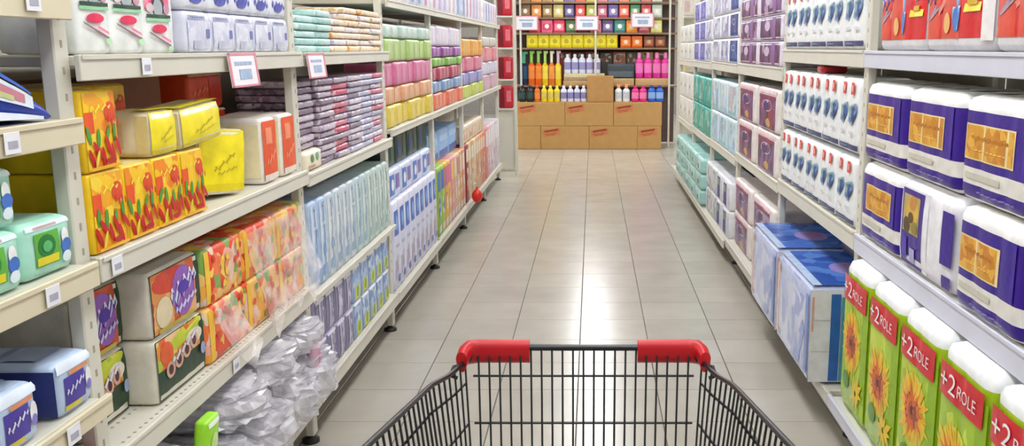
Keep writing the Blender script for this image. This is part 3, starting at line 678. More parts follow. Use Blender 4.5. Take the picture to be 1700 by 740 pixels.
for k in range(4): L_(crl, 7.24 + .31 * k, .6525, XF - .02, f'cream pack lying on the tall tan packs, {ORD[k+1]} from the near end', 'lying cream packs')
c7 = ['#d8847a', '#dcb0b4', '#cfc4d0', '#e0ccd0', '#c8bcc8', '#d8d0d8']
for k in range(6):
    p = Pack(.19, .18, .48, M(c7[k]), r=.012, bulge=.004); p.rect(.1, .9, .62, .92, M('#e8e2e4')); p.rect(.2, .8, .15, .5, MS([c7[k], '#e8e2e4', '#b890a4'], 20)); L_(p.kind('detergent_pack', 'pack'), 8.52 + .205 * k, .19, XF, f'tall {["coral", "pale rose", "lilac-grey", "blush", "mauve", "silver-white"][k]} pack on the bottom shelf of the last left bay', 'tall pale packs')
mb = MB().lathe([(.0, .0), (.03, .008), (.05, .035), (.055, .06), (.05, .085), (.03, .11), (.012, .12), (.012, .14)], M('#e0301e', .3), 14)
o = obj('red_ball', mb.mesh('red_ball'), None, (-.91, 7.08, .2)); o.scale = (.78, .78, .9); obj('hook', MB().tube([(0, 0, .13), (0, 0, .16), (-.03, 0, .175), (-.06, 0, .17)], .004, M('#b8b8b8', .3, metal=1)).mesh('hook'), o); tag(o, 'small round red item hanging at the edge of the bottom left shelf', 'red item')

# ================================================================== PRODUCTS, RIGHT SIDE
XR = .925
# --- nearest right bay, top shelf: red roll packs
def redpack(w, margin):
    p = Pack(w, .22, .27, M('#e4e2e4'), r=.02, lobes=4, ld=.007, vl=2, bulge=.003)
    R2 = M('#d5141c', .28, .08); b0 = 1 - margin
    p.rect(.01, b0, .125, .98, R2); p.rect(.01, b0 * .62, .125, .6, M('#d8492f')); p.poly([(.02, .2), (.02, .14), (b0 * .5, .6), (b0 * .46, .64)], M('#e88a78'))
    p.squig(.02, .55, b0 * .62, .88, .09, 4, .16, M('#c9cdf0')); p.squig(.04, .48, b0 * .62, .80, .09, 4, .05, M('#4a3f9c')); p.ell(.16, .40, .12, .035, M('#a98a9c'), .5)
    p.ell(b0 * .56, .40, .055, .2, M('#8fb4e4')); p.ell(b0 * .56, .3, .045, .12, M('#4a7cc8')); p.ell(b0 * .42, .27, .05, .10, M('#e8b06a')); p.ell(b0 * .56, .62, .035, .06, M('#d9a08a'))
    p.rect(b0 * .7, b0 * .96, .36, .97, M('#f0d21a')); p.ell(b0 * .82, .62, .06, .1, M('#6ab04a')); p.rect(b0 * .76, b0 * .9, .42, .47, M('#c9a81a'))
    if margin > .05: p.rect(b0, 1, .1, .98, M('#ece6e6'))
    return p.kind('paper_roll_pack', 'paper rolls')
R_(redpack(.405, .01), 2.79, 1.388, XR, 'red and white roll pack farthest along the near right top shelf'); R_(redpack(.43, .12), 2.365, 1.388, XR, 'red and white roll pack with white margin, middle of three')
R_(redpack(.42, .01), 1.93, 1.388, XR, 'red and white roll pack cut off by the right picture edge')
# --- purple roll packs
PURP = M('#35178a', .3, .08)
def purplepack(w, h=.262, gold=(.1, .74), n=3):
    p = Pack(w, .22, h, M('#e9e6df'), r=.03, lobes=n, ld=.005, bulge=.004, bands=[(0, .055, M('#e9e6df')), (.055, .175, PURP), (.175, .33, M('#e4e0d8')), (.33, .85, PURP), (.85, 1, M('#eeecea'))])
    g0, g1 = gold
    p.rect(g0 - .015, g1 + .015, .405, .735, M('#e8d49a')); p.rect(g0, g1, .42, .72, MS(['#d89a2c', '#c9822a', '#e3ad3e', '#cf8f24'], 34, .3))
    p.squig(g0 + .08, .61, g1 - .08, .61, .015, 6, .03, M('#b9771f')); p.squig(g0 + .1, .50, g1 - .1, .50, .006, 8, .012, M('#eac66a')); p.rect(.12, .6, .23, .285, M('#c9c4b4')); p.squig(.3, .115, .8, .115, .008, 6, .014, M('#8a7cc0')); p.rect(.86, .9, .34, .84, M('#45289c'))
    for k in range(n): p.ell((k + .5) / n, .5, .42 / n, .3, M('#f4f3f1'), 0, 'T')
    return p.kind('paper_roll_pack', 'paper rolls')
pq = purplepack(.40)
for k, y in enumerate((2.905, 2.495, 2.085)): R_(pq, y, 1.026, XR, f'purple roll pack with gold label, upper row, {ORD[3-k]} from the viewer', 'purple roll packs')
R_(purplepack(.40, .262, (.2, .8)), 2.905, .76, XR, 'purple roll pack with gold label, lower row, beside the far post', 'purple roll packs')
R_(purplepack(.37, .262, (.1, .66)), 2.055, .76, XR - .012, 'purple roll pack with gold label, lower row, at the right edge', 'purple roll packs')
p = Pack(.43, .22, .262, M('#e8e6ea'), r=.03, lobes=0, bulge=.006)
p.rect(.03, .56, .06, .92, M('#e9e7ec')); p.rect(.05, .47, .06, .9, PURP); p.rect(.08, .4, .42, .84, M('#b8a45c')); p.ell(.26, .66, .13, .15, M('#d8b04a')); p.ell(.27, .76, .07, .08, M('#c98a3c')); p.ell(.17, .5, .07, .09, M('#4a3a1c')); p.ell(.33, .5, .06, .07, M('#8d7a34')); p.ell(.25, .6, .05, .06, M('#5e4720')); p.rect(.26, .36, .12, .27, M('#a9a4cc')); p.rect(.1, .2, .12, .36, M('#4a34a4'))
p.rect(.80, .97, .30, .84, PURP); p.rect(.84, .97, .07, .2, PURP)
R_(p.kind('paper_roll_pack', 'paper rolls'), 2.478, .76, XR, 'turned purple and white roll pack with a gold picture panel')
# --- sunflower packs
def sunpack(seed):
    rn = random.Random(seed)
    p = Pack(.278, .15, .525, M('#a8c81e', .3), r=.03, lobes=2, ld=.0035, vl=1, bulge=.004, cap=WW, bands=[(0, .92, M('#a8c81e', .3)), (.92, 1, M('#eef0f0'))])
    p.rect(.02, .98, .06, .80, MS(['#a9cb1c', '#b9d434', '#98bd18', '#c8d840', '#a2c61a'], 18, .3, .8)); p.rect(.80, .98, .04, .86, M('#8fb714', .3)); p.ell(.3, .14, .3, .1, M('#a9c47a'))
    cy = rn.uniform(.42, .5); cx = rn.uniform(.36, .46)
    p.ell(cx, cy, .36, .2, M('#d9d03c', .35)); p.petals(cx, cy, .02, .12, 18, M('#efc724', .35), .15, rn); p.petals(cx, cy, .02, .10, 16, M('#ecae1a', .35), .15, rn); p.petals(cx, cy, .01, .075, 14, M('#d8641c', .35), .2, rn); p.ell(cx, cy, .19, .10, M('#8d2f1c')); p.ell(cx, cy, .09, .05, M('#b0482a')); p.ell(cx, cy, .04, .025, M('#5a2014'))
    p.petals(.72, .2, .01, .06, 10, M('#e9c422'), .3, rn); p.ell(.30, .22, .12, .06, M('#5a8f3c'), .4)
    p.rect(.01, .93, .74, .90, M('#cf1126', .3)); p.text('+2', .05, .40, .775, .87, WW); p.text('ROLE', .44, .82, .785, .845, M('#f0dede'))
    return p.kind('paper_roll_pack', 'paper rolls')
sy = (2.925, 2.63, 2.335, 2.04, 1.745)
for k in range(5):
    R_(sunpack(k), sy[k], .165, .878, f'sunflower paper roll pack with red banner, {["farthest from the viewer", "fourth from the right edge", "middle of five", "second from the right edge", "cut by the right edge"][k]}', 'sunflower roll packs')
# --- second right bay: white kitchen rolls with red tags
def whitepack(w, h, seed):
    rn = random.Random(seed)
    p = Pack(w, .2, h, M('#eceded'), r=.022, lobes=2, ld=.006, bulge=.003)
    p.rect(.04, .97, .05, .12, M('#3a4270')); p.rect(.1, .5, .075, .1, M('#6a8ca0'))
    for q in (.27, .73):
        p.poly([(q - .2, .42), (q + .02, .38), (q + .2, .56), (q + .17, .68), (q - .1, .62)], M('#7f9fc0')); p.ell(q + .04, .52, .15, .09, M('#3a5c98'), .5); p.ell(q - .07, .55, .07, .07, M('#8db4b0')); p.ell(q + .05, .47, .05, .05, M('#27427c')); p.squig(q - .12, .6, q + .14, .66, .03, 3, .03, M('#9fc0bc')); p.rect(q - .1, q + .1, .26, .30, M('#d3d8da'))
        p.rect(q - .07, q + .07, .78, .94, M('#e2483c')); p.rect(q - .03, q + .03, .82, .9, M('#efb4ac'))
    return p.kind('paper_roll_pack', 'paper rolls')
wk = whitepack(.252, .268, 1); wl = whitepack(.252, .252, 2)
for k in range(5):
    y = 3.302 + .257 * k; q = ORD[k + 1]
    R_(wk, y, 1.39, XR, f'white kitchen roll pack, {q} from the viewer, top shelf of the second right bay', 'white kitchen roll packs')
    R_(wk, y, 1.026, XR, f'white kitchen roll pack with red tag, {q} from the viewer, upper middle row', 'white kitchen roll packs')
    R_(wl, y, .762, XR, f'white kitchen roll pack with red tag, {q} from the viewer, lower middle row', 'white kitchen roll packs')
p = Pack(.1, .1, .032, M('#b8242c'), r=.01); p.rect(.2, .8, .2, .8, M('#d8605c')); R_(p.kind('red_packet', 'packet'), 3.80, 1.2955 - .0, XR + .01, 'small dark red packet on the white kitchen rolls')
# big bulk packs on the bottom shelf
def bulk():
    p = Pack(.60, .42, .375, M('#b9c2e2', .22), cap=M('#3f66b8', .22), r=.03, bulge=.008, lobes=0)
    p.rect(.03, .97, .04, .96, MS(['#c3cbe8', '#b0bbe0', '#d3d8ee', '#9fadd8', '#c9cfe6'], 17, .22, 1.2, (1, 1, .5))); p.rect(.03, .12, .1, .9, M('#d9b4a8', .25)); p.poly([(.2, .1), (.5, .06), (.8, .8), (.55, .9)], M('#d3d9f0', .25)); p.poly([(.6, .1), (.75, .08), (.9, .5), (.84, .6)], M('#93a4d6', .25)); p.rect(.9, .96, .1, .9, M('#7f93cc', .25))
    p.rect(.02, .98, .03, .97, MS(['#3a62b8', '#4670c4', '#2f56a8', '#5c84d0'], 12, .22, .9), 'T'); p.ell(.55, .5, .17, .18, M('#9c8cc8', .25), 0, 'T'); p.ell(.5, .55, .09, .08, M('#b070a8', .25), 0, 'T'); p.rect(.02, .98, .02, .1, M('#b9cdea', .22), 'T')
    p.rect(.0, 1, .03, .97, M('#d5d6da', .25), 'R')
    for v in (.34, .66): p.rect(.02, .17, v, v + .012, M('#b4b4ba'), 'R')
    p.rect(.01, .03, .55, .9, M('#d0a090', .3), 'R'); p.rect(.175, .26, .04, .93, M('#2f62ac', .25), 'R'); p.rect(.265, .3, .04, .9, M('#5a9aa8', .25), 'R'); p.rect(.3, .95, .04, .93, M('#3f6cb4', .25), 'R')
    return p.kind('bulk_pack', 'bulk pack')
bk = bulk()
R_(bk, 3.525, .165, .80, 'big blue and white bulk pack nearer the sunflower packs'); R_(bk, 4.16, .165, .80, 'big blue and white bulk pack farther from the sunflower packs')
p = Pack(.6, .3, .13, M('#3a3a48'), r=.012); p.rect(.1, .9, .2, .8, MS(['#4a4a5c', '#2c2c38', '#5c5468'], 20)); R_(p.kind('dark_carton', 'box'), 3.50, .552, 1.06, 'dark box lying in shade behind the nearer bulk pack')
# --- third right bay: purple window packs
def winpack(w, h, cols, edge='#e2d8d4', top=None):
    p = Pack(w, .22, h, M(edge), r=.016, bulge=.004, lobes=2, ld=.006); p.rect(.12, .86, .06, .84, MS(cols, 16, .3, .7)); p.ell(.5, .6, .22, .14, M('#cfc2d6')); p.ell(.45, .56, .12, .1, M('#4a2f6c')); p.ell(.55, .2, .12, .1, M('#c89a5c')); p.rect(.12, .86, .76, .84, M('#8c2f54')); p.rect(.1, .9, .88, .97, M(top or '#e8c6cc'))
    return p.kind('paper_roll_pack', 'paper rolls')
PW = ['#4c2c64', '#6a3c78', '#7a4c86', '#3a2450', '#a890b4', '#5c2448']
pA = Pack(.62, .22, .128, M('#d9cfdc'), r=.014, bulge=.004); pA.rect(.05, .93, .05, .95, MS(PW, 18, .3, .7)); pA.ell(.4, .6, .12, .2, M('#c9b4d2')); pA.rect(.6, .75, .1, .9, M('#8a5c98')); pA = pA.kind('paper_roll_pack', 'paper rolls')
pB = winpack(.60, .222, PW[:4] + ['#8a3050']); pC = winpack(.60, .205, PW[:3] + ['#9c8cac', '#7c3a5a'])
for c, y in enumerate((4.845, 5.505)):
    nf = ['nearer', 'farther'][c]
    for r in range(4): R_(pA, y, 1.302 + .13 * r, XR, f'purple roll pack on the third right bay top shelf, {nf} column, {ORD[r+1]} up', 'purple packs third bay')
    for r in range(2): R_(pB, y, .74 + .226 * r, XR, f'white pack with purple window, {nf} column, {["lower", "upper"][r]} row, middle shelf, third right bay', 'purple window packs')
    for r in range(2 if c else 2): R_(pC, y, .17 + .208 * r, XR - .01, f'white pack with purple window, {nf} column, {["lower", "upper"][r]} row, bottom shelf, third right bay', 'purple window packs')
# --- fourth and further right bays
def simple(w, h, body, cols, d=.22, sc=16, name='paper_roll_pack', cat='paper rolls', extra=None):
    p = Pack(w, d, h, M(body), r=.016, bulge=.004, lobes=2, ld=.006); p.rect(.1, .9, .08, .9, MS(cols, sc, .3, .7)); p.ell(.5, .62, .18, .12, M(extra or body)); p.rect(.12, .88, .1, .2, M(cols[0])); return p.kind(name, cat)
bvp = simple(.40, .165, '#c9cbe6', ['#5a5cb8', '#6f74c8', '#8e92d6', '#4a4aa4']); wbp = simple(.40, .165, '#e2e3ea', ['#b4b8d0', '#d8dae6', '#8a90c0', '#e6e6ee']); nvp = simple(.40, .165, '#dfe3ee', ['#1f3c8c', '#28489c', '#1a3078', '#3c78b4'])
for r in range(3):
    for c in range(3): R_((nvp, wbp, wbp)[c], 6.09 + .425 * c, 1.295 + .168 * r, XR, f'{("navy", "white-lilac", "white-lilac")[c]} pack, fourth right bay top shelf, {ORD[r+1]} row, {ORD[c+1]} from the viewer', 'top packs fourth bay')
    for c in range(3): R_((wbp, bvp, bvp)[c], 7.40 + .425 * c, 1.285 + .168 * r, XR, f'{("white", "blue-violet", "blue-violet")[c]} pack, fifth right bay top shelf, {ORD[r+1]} row, {ORD[c+1]} from the viewer', 'top packs fifth bay')
lbk = [simple(.40, .232, '#cfe0ea', ['#a9cfe0', '#c8dfe8', '#7fb0d0', '#b0cfc0', '#d8e4ea']), simple(.40, .232, '#c4dde6', ['#8ac4cc', '#b4d8dc', '#c9b4b8', '#d4e4e8', '#7faed0'])]
tlk = simple(.40, .232, '#3fae9f', ['#2f9c8c', '#46b4a4', '#7fc8bc', '#2c8c84', '#a0d4cc']); 
def panelblock(h):  # plain dotted box, stands in for the white perforated end panel
    p = Pack(.40, .22, h, M('#dcdcd4'), r=.01); p.ell(.5, .5, .06, .08, M('#4a4a44')); p.rect(.1, .3, .2, .8, M('#e6e6e0')); return p.kind('panel_block', 'box')
wht, wht2 = panelblock(.232), panelblock(.165)
for r in range(2):
    for c in range(3):
        R_(lbk[(c + r) % 2], 6.09 + .425 * c, .70 + .236 * r, XR, f'pale blue pack, fourth right bay, {["lower", "upper"][r]} middle row, {ORD[c+1]} from the viewer', 'pale blue packs')
        R_((tlk, tlk, tlk)[c], 7.40 + .425 * c, .69 + .236 * r, XR, f'teal pack, fifth right bay, {["lower", "upper"][r]} middle row, {ORD[c+1]} from the viewer', 'teal packs')
        R_(wht, 8.72 + .42 * c, .68 + .236 * r, XR, f'stand-in for white perforated panel, last right bay, {["lower", "upper"][r]} middle row, {ORD[c+1]} from the viewer', 'middle panel stand-ins')
        R_(wht2, 8.72 + .42 * c, 1.28 + .168 * r, XR, f'stand-in for white perforated panel, last right bay, {["lower", "upper"][r]} top row, {ORD[c+1]} from the viewer', 'top panel stand-ins')
p = Pack(.3, .22, .188, M('#e6e6ec'), r=.014, lobes=2, ld=.006); p.rect(.08, .6, .08, .86, M('#1f2f86')); p.rect(.2, .5, .55, .8, M('#8fa47c')); p.rect(.7, .92, .1, .8, M('#d8dae6')); nwp = p.kind('paper_roll_pack', 'paper rolls')
gwp = simple(.3, .188, '#d6d8da', ['#b8bcc4', '#cfd2d4', '#8d92a8', '#dfe0e2'])
for r in range(2):
    for c in range(4): R_((nwp, nwp, gwp, gwp)[c], 6.04 + .312 * c, .15 + .191 * r, XR - .03, f'{("navy and white", "navy and white", "grey-white", "grey-white")[c]} pack, fourth right bay bottom, {["lower", "upper"][r]} row, {ORD[c+1]} from viewer', 'bottom packs fourth bay')
p = Pack(.405, .3, .125, M('#a9d8d2', .3), r=.02, bulge=.006); p.rect(.05, .95, .1, .9, MS(['#a4d6d0', '#b8e0da', '#8cc8c0', '#c6e6e2'], 12)); p.rect(.55, .75, .3, .6, M('#2f7f78')); p.ell(.3, .5, .1, .25, M('#7fbcb6')); mtk = p.kind('mint_pack', 'pack')
for r in range(3):
    for c in range(5): R_(mtk, 7.405 + .426 * c + (.05 if c > 2 else 0), .15 + .1275 * r, .862, f'mint green pack on the far right bottom shelf, {ORD[r+1]} row up, {ORD[c+1]} from viewer', 'mint bulk packs')

# ================================================================== AISLE END
CARD = M('#b98f54', .75, .05, .06, 10); STAMP = M('#b5532f', .7, .2, 0, 60); STAMP2 = M('#8c3a20', .7, .2, 0, 60)
def bigcarton(w, left=True, stamp=True):
    mb = MB().bbox(-w/2, w/2, -.19, .19, 0, .324, CARD, .004)
    parts = [('carton', mb.mesh('carton'))]
    parts.append(('lid_seam', MB().box(-w/2 + .004, w/2 - .004, -.003, .003, .3235, .3245, M('#8a6437')).mesh('seam')))
    if stamp:
        a = MB(); y = -.1912; x0 = -w/2 + .02
        def q(pts, m, dy=0): a.face([(x0 + px, y - dy, pz) for px, pz in pts], m)
        q([(0, .17), (.25, .205), (.25, .3), (0, .265)], M('#c27a4c', .75)); q([(.03, .232), (.22, .262), (.22, .288), (.03, .258)], STAMP2, .0006); q([(.03, .2), (.2, .226), (.2, .236), (.03, .21)], STAMP, .0006); q([(.05, .183), (.18, .202), (.18, .212), (.05, .193)], STAMP, .0006)
        parts.append(('printed_mark', a.mesh('stamp', False)))
    return Kind('cardboard_box', 'box', parts, .38)
bc = bigcarton(.672); bh = bigcarton(.332, stamp=False); bh2 = bigcarton(.332)
def E_(k, x, yf, z, label, group=None): return put(k, label, (x, yf + k.d / 2, z + .0015), (0, 0, 0), group)
YB = 12.74
for k in range(3): E_(bc, -.725 + .676 * k, YB, .3265, f'stamped cardboard box at the aisle end, upper row, {["left", "middle", "right"][k]} one', 'stamped boxes')
E_(bh, -.895, YB, 0, 'plain half-width cardboard box on the floor, lower left of the box wall')
for k in range(2): E_(bc, -.388 + .676 * k, YB, 0, f'stamped cardboard box at the aisle end, lower row, {["left", "right"][k]} of the middle', 'stamped boxes')
E_(bh2, .792, YB, 0, 'stamped half-width cardboard box on the floor, lower right of the box wall')
E_(carton(.37, .3, .355, '#b5884f', 'open_carton'), .105, YB + .06, .654, 'single cardboard box standing upright among the bottles on the box wall')
# bottles
def bottle(w, h, body, cap, label, capf=.16, spray=False):
    r = w / 2; cz = h * (1 - capf); B = M(body, .25); C = M(cap, .35); Lb = M(label, .35)
    b = MB().lathe([(r * .9, 0), (r, .01), (r, h * .18), (r, h * .2), (r, h * .58), (r, h * .6), (r * .97, cz * .86), (r * .6, cz * .96), (r * .42, cz)], lambda i: Lb if i == 3 else B, 12, sy=.7)
    c = MB().lathe([(r * .45, cz), (r * .45, h * .96), (r * .36, h)], C, 10)
    if spray: c.bbox(-r * .5, r * .9, -.012, .012, h * .95, h * 1.03, C, .004)
    return Kind('bottle', 'bottle', [('body', b.mesh('bottle_body')), ('cap', c.mesh('bottle_cap'))], w * .7)
def row(kd, xs, yf, z, text, grp):
    for k, x in enumerate(xs): E_(kd, x, yf, z, text.format(ORD[k + 1]), grp)
YR = YB + .08
row(bottle(.10, .225, '#22242c', '#14141a', '#2e4a44'), [-.985, -.875], YR, .654, 'black bottle on the cardboard boxes, {} from the left', 'black bottles')
row(bottle(.082, .225, '#e06a20', '#d8501c', '#e88838'), [-.775], YR, .654, 'single orange bottle on the cardboard boxes between black and yellow ones', 'orange bottles')
row(bottle(.085, .225, '#e8d21c', '#f0e04a', '#d8c060'), [-.68, -.59, -.50], YR, .654, 'yellow bottle on the cardboard boxes, {} from the left', 'yellow bottles')
row(bottle(.088, .225, '#d9dcec', '#e6e8f2', '#8a84b8'), [-.405, -.312, -.219, -.126], YR, .654, 'white and lilac bottle on the cardboard boxes, {} from the left', 'white-lilac bottles')
row(bottle(.10, .235, '#e6e8ea', '#e89a6c', '#c4ccd4', .2, True), [.36, .47], YR, .654, 'white spray bottle with peach cap on the boxes, {} from the left', 'white spray bottles')
row(bottle(.105, .225, '#dc2c86', '#c81c6c', '#ef7fb2'), [.595, .705], YR, .654, 'pink bottle on the cardboard boxes, {} from the left', 'pink bottles on boxes')
row(bottle(.105, .23, '#2c62c8', '#1c3c94', '#8ab0e6'), [.825, .935], YR, .654, 'blue bottle on the cardboard boxes, {} from the left', 'blue bottles')
# rack behind the boxes
YK = 13.16
root = obj('display_rack', None, None, (0, YK, 0)); tag(root, 'white metal display rack with bright packs behind the cardboard boxes', 'rack')
for x in (-1.2, -1.02, .04, 1.09): obj('post', MB().bbox(x - .014, x + .014, -.03, 0, 0, 2.26, OFFW, .003).mesh('post'), root)
for z in (.868, 1.395, 1.605, 1.815, 2.03):
    s_ = obj('shelf', MB().bbox(-1.2, 1.2, .0, .4, z - .02, z, OFFW, .003).mesh('shelf'), root); obj('fascia', MB().bbox(-1.2, 1.2, -.012, -.0005, z - .022, z + .003, M('#8a6c54', .5), .002).mesh('fascia'), s_)
obj('back_panel', MB().bbox(-1.2, 1.2, .41, .425, .02, 2.26, M('#5c4a44', .7), .003).mesh('back_panel'), root)
YS = YK + .02
row(bottle(.12, .46, '#1f2f4c', '#4ab08c', '#1a4a6c', .32, True), [-.985], YS, .868, 'dark blue bottle with green spray head at the left of the end rack', 'rack bottles')
row(bottle(.098, .47, '#e8661c', '#8fcf5a', '#f08a3a', .32, True), [-.875, -.775], YS, .868, 'tall orange bottle with green spray head on the rack, {} from the left', 'tall orange bottles')
row(bottle(.088, .47, '#ecc81c', '#b8dc70', '#f2da4a', .32, True), [-.68], YS, .868, 'tall yellow bottle with green spray head on the end rack', 'tall yellow bottles')
row(bottle(.088, .47, '#e8762a', '#f0e8d0', '#f09a4a', .32, True), [-.588], YS, .868, 'tall orange bottle with cream spray head between two yellow ones', 'tall orange bottles')
row(bottle(.088, .47, '#edcb22', '#e8c8d8', '#f2da4a', .32, True), [-.495], YS, .868, 'tall yellow bottle with pale pink spray head on the end rack', 'tall yellow bottles')
tr = Pack(.58, .2, .10, M('#d8c89a'), r=.006); tr.rect(.02, .98, .1, .5, M('#b9a47a')); E_(tr.kind('cardboard_tray', 'tray'), -.12, YS - .0, .935, 'shallow beige tray under the white and lilac bottles on the rack')
trb = Pack(.385, .2, .2, M('#38424a'), r=.006); trb.rect(.05, .95, .1, .5, M('#5a666c')); E_(trb.kind('dark_tray', 'tray'), .40, YS, .868 + .1, 'dark grey box on the rack left of the pink bottles')
u = Pack(.60, .2, .064, M('#c9a470'), r=.006); E_(u.kind('cardboard_tray', 'tray'), -.12, YS, .868, 'flat brown tray at the bottom of the rack behind the box')
u = Pack(.385, .2, .098, M('#c9a470'), r=.006); E_(u.kind('cardboard_tray', 'tray'), .40, YS, .868, 'brown tray beneath the dark grey box')
row(bottle(.10, .27, '#dfe4f4', '#e8ecf8', '#9c98c8'), [-.36, -.255, -.15, -.045, .06], YS, 1.0375, 'white and lilac bottle on the rack tray, {} from the left', 'rack lilac bottles')
row(bottle(.115, .36, '#e0349a', '#f090c4', '#f27ac0', .22), [.665, .79, .915, 1.04], YS, .97, 'bright pink bottle on the rack, {} from the left', 'rack pink bottles')
u = Pack(.47, .2, .098, M('#c9a470'), r=.006); E_(u.kind('cardboard_tray', 'tray'), .845, YS, .868, 'brown tray beneath the bright pink bottles')
for k, (a, n_) in enumerate((('#9c3a30', 'brick red'), ('#6a3a34', 'maroon'), ('#b85a48', 'rust'), ('#4a4438', 'dark olive'), ('#a86a52', 'copper'), ('#5c6a52', 'grey-green'), ('#b4ac5a', 'khaki'), ('#a84a4a', 'dull red'))):
    p = Pack(.19, .12, .47, M(a), r=.01); p.rect(.1, .9, .7, .95, MS([a, '#c8b8a0', '#7a4a40'], 20)); E_(p.kind('tall_box', 'box'), -.40 + .197 * k, YS + .215, .868, f'tall {n_} box at the back of the end rack behind the bottles', 'tall boxes at the back of the rack')
def small(w, h, a, b, c='#f0ece0'):
    p = Pack(w, .12, h, M(a), r=.01, bulge=.004); p.rect(.12, .88, .2, .7, M(b)); p.ell(.5, .5, .2, .18, M(c)); return p.kind('small_packet', 'packet')
yk = small(.157, .185, '#d8c41a', '#e6d82c', '#b9a01c')
row(yk, [-.86 + .162 * k for k in range(8)], YS, 1.395, 'yellow packet in the long yellow row on the rack, {} from the left', 'yellow packets')
row(small(.15, .165, '#d8601c', '#e68a3a', '#f2d0b0'), [.47, .63], YS, 1.395, 'orange packet on the rack after the yellow row, {} from the left', 'orange packets')
row(small(.15, .165, '#6c3a24', '#a8603a', '#c89a7a'), [.80, .96], YS, 1.395, 'brown packet on the rack near its right end, {} from the left', 'brown packets')
mixc = [('#e23a5c', '#c92c50', 'crimson'), ('#e86a8a', '#d84470', 'rose'), ('#e23a5c', '#f08aa0', 'red-pink'), ('#4a6a44', '#7a945c', 'olive'), ('#6a4a3a', '#8a6a5a', 'brown'), ('#d88a9a', '#b05a78', 'dusty pink'), ('#5a4a7a', '#8a7aa4', 'violet'), ('#3a7a74', '#5c9c94', 'sea green'), ('#e88a2c', '#f0b05a', 'amber'), ('#c84a5c', '#e8a0a8', 'coral red'), ('#dcd878', '#e8e4a0', 'pale yellow')]
for k, (a, b, n_) in enumerate(mixc): E_(small(.16, .18, a, b), -.82 + .172 * k, YS, 1.605, f'{n_} packet in the mixed row above the yellow packets', 'mixed rack packets')
mixd = [('#7a5a3a', '#a4805a', 'tan brown'), ('#d8823a', '#e8a85a', 'orange-gold'), ('#8a6a4a', '#c4a070', 'bronze'), ('#c8b86a', '#dccf90', 'straw'), ('#5a4a78', '#8a80b0', 'indigo'), ('#c83a3a', '#e0766a', 'scarlet'), ('#a8a83a', '#c8c86a', 'moss'), ('#b0506a', '#d890a0', 'raspberry'), ('#6a5a9a', '#9a8cc0', 'lavender'), ('#e0503a', '#f09a86', 'tomato'), ('#4a8a5a', '#8abc90', 'leaf green'), ('#c8404a', '#e89090', 'cherry'), ('#b8c8b8', '#d8e0d4', 'pale sage')]
for k, (a, b, n_) in enumerate(mixd): E_(small(.14, .18, a, b), -.95 + .155 * k, YS, 1.815, f'{n_} packet on the highest visible row of the end rack', 'high rack packets')
for k, (a, b, n_) in enumerate(mixd): E_(small(.14, .15, b, a), -.95 + .155 * k, YS, 2.03, f'{n_} packet on the shelf at the top picture edge, end rack', 'top rack packets')
# price signs
SIGN = M('#ece9ee', .4, .02, 0); SPINK = M('#d98a98', .4, .05, 0); SINK = M('#9fb0cc', .5, .2, 0, 60)
def sign(w, h, ink=SINK):
    b = MB().bbox(-w/2, w/2, -.003, 0, -h, 0, SIGN, .001)
    f = MB()
    for x0, x1, z0, z1 in ((-w/2, w/2, -h*.07, 0), (-w/2, w/2, -h, -h*.94), (-w/2, -w/2 + w*.06, -h, 0), (w/2 - w*.06, w/2, -h, 0)): f.box(x0, x1, -.0045, -.0032, z0, z1, SPINK)
    a = MB(); a.box(-w*.32, w*.3, -.004, -.0032, -h*.36, -h*.26, ink); a.box(-w*.2, w*.24, -.004, -.0032, -h*.78, -h*.48, ink)
    return Kind('price_sign', 'sign', [('card', b.mesh('card')), ('printed_border', f.mesh('border')), ('printed_block', a.mesh('ink'))], 0)
sg = sign(.33, .2)
for k, (x, n_) in enumerate(((-.93, 'left'), (-.08, 'middle'), (.70, 'right'))): put(sg, f'white price sign with pink border on the end rack, {n_} one', (x, YK - .034, 1.84 + (.04 if k == 2 else 0)), (0, 0, 0), 'end rack price signs')
put(sign(.20, .092), 'white price sign with pink border hanging from the near left top shelf', (-.962, 2.53, 1.386), (math.radians(-6), 0, math.pi / 2)); put(sign(.2, .085), 'white price sign at the near end of the third left bay', (-.962, 3.2, 1.381), (math.radians(-6), 0, math.pi / 2))
def tagcard(w, h):
    return Kind('price_tag', 'price tag', [('card', MB().bbox(-w/2, w/2, -.0015, 0, -h, 0, M('#e9e9ee', .4, .02, 0), .0005).mesh('card')), ('printed_block', MB().box(-w*.3, w*.3, -.0022, -.0016, -h*.75, -h*.4, M('#a9a8b8')).mesh('ink'))], 0)
tc_ = tagcard(.042, .036)
for y, z, n_ in ((1.615, 1.498, 'topmost cream shelf edge'), (1.512, 1.262, 'cream shelf edge under the blue bag'), (1.575, .983, 'cream shelf edge under the mint packs'), (1.59, .712, 'cream shelf edge under the pale blue packs'), (1.80, .985, 'shelf edge under the yellow chilli boxes'), (2.0, 1.378, 'shelf edge under the pink napkin packs'), (2.35, .575, 'shelf edge under the flower-print packs')):
    put(tc_, f'small white price tag on the {n_}', (-.9655, y, z), (0, 0, math.pi / 2), 'small price tags')
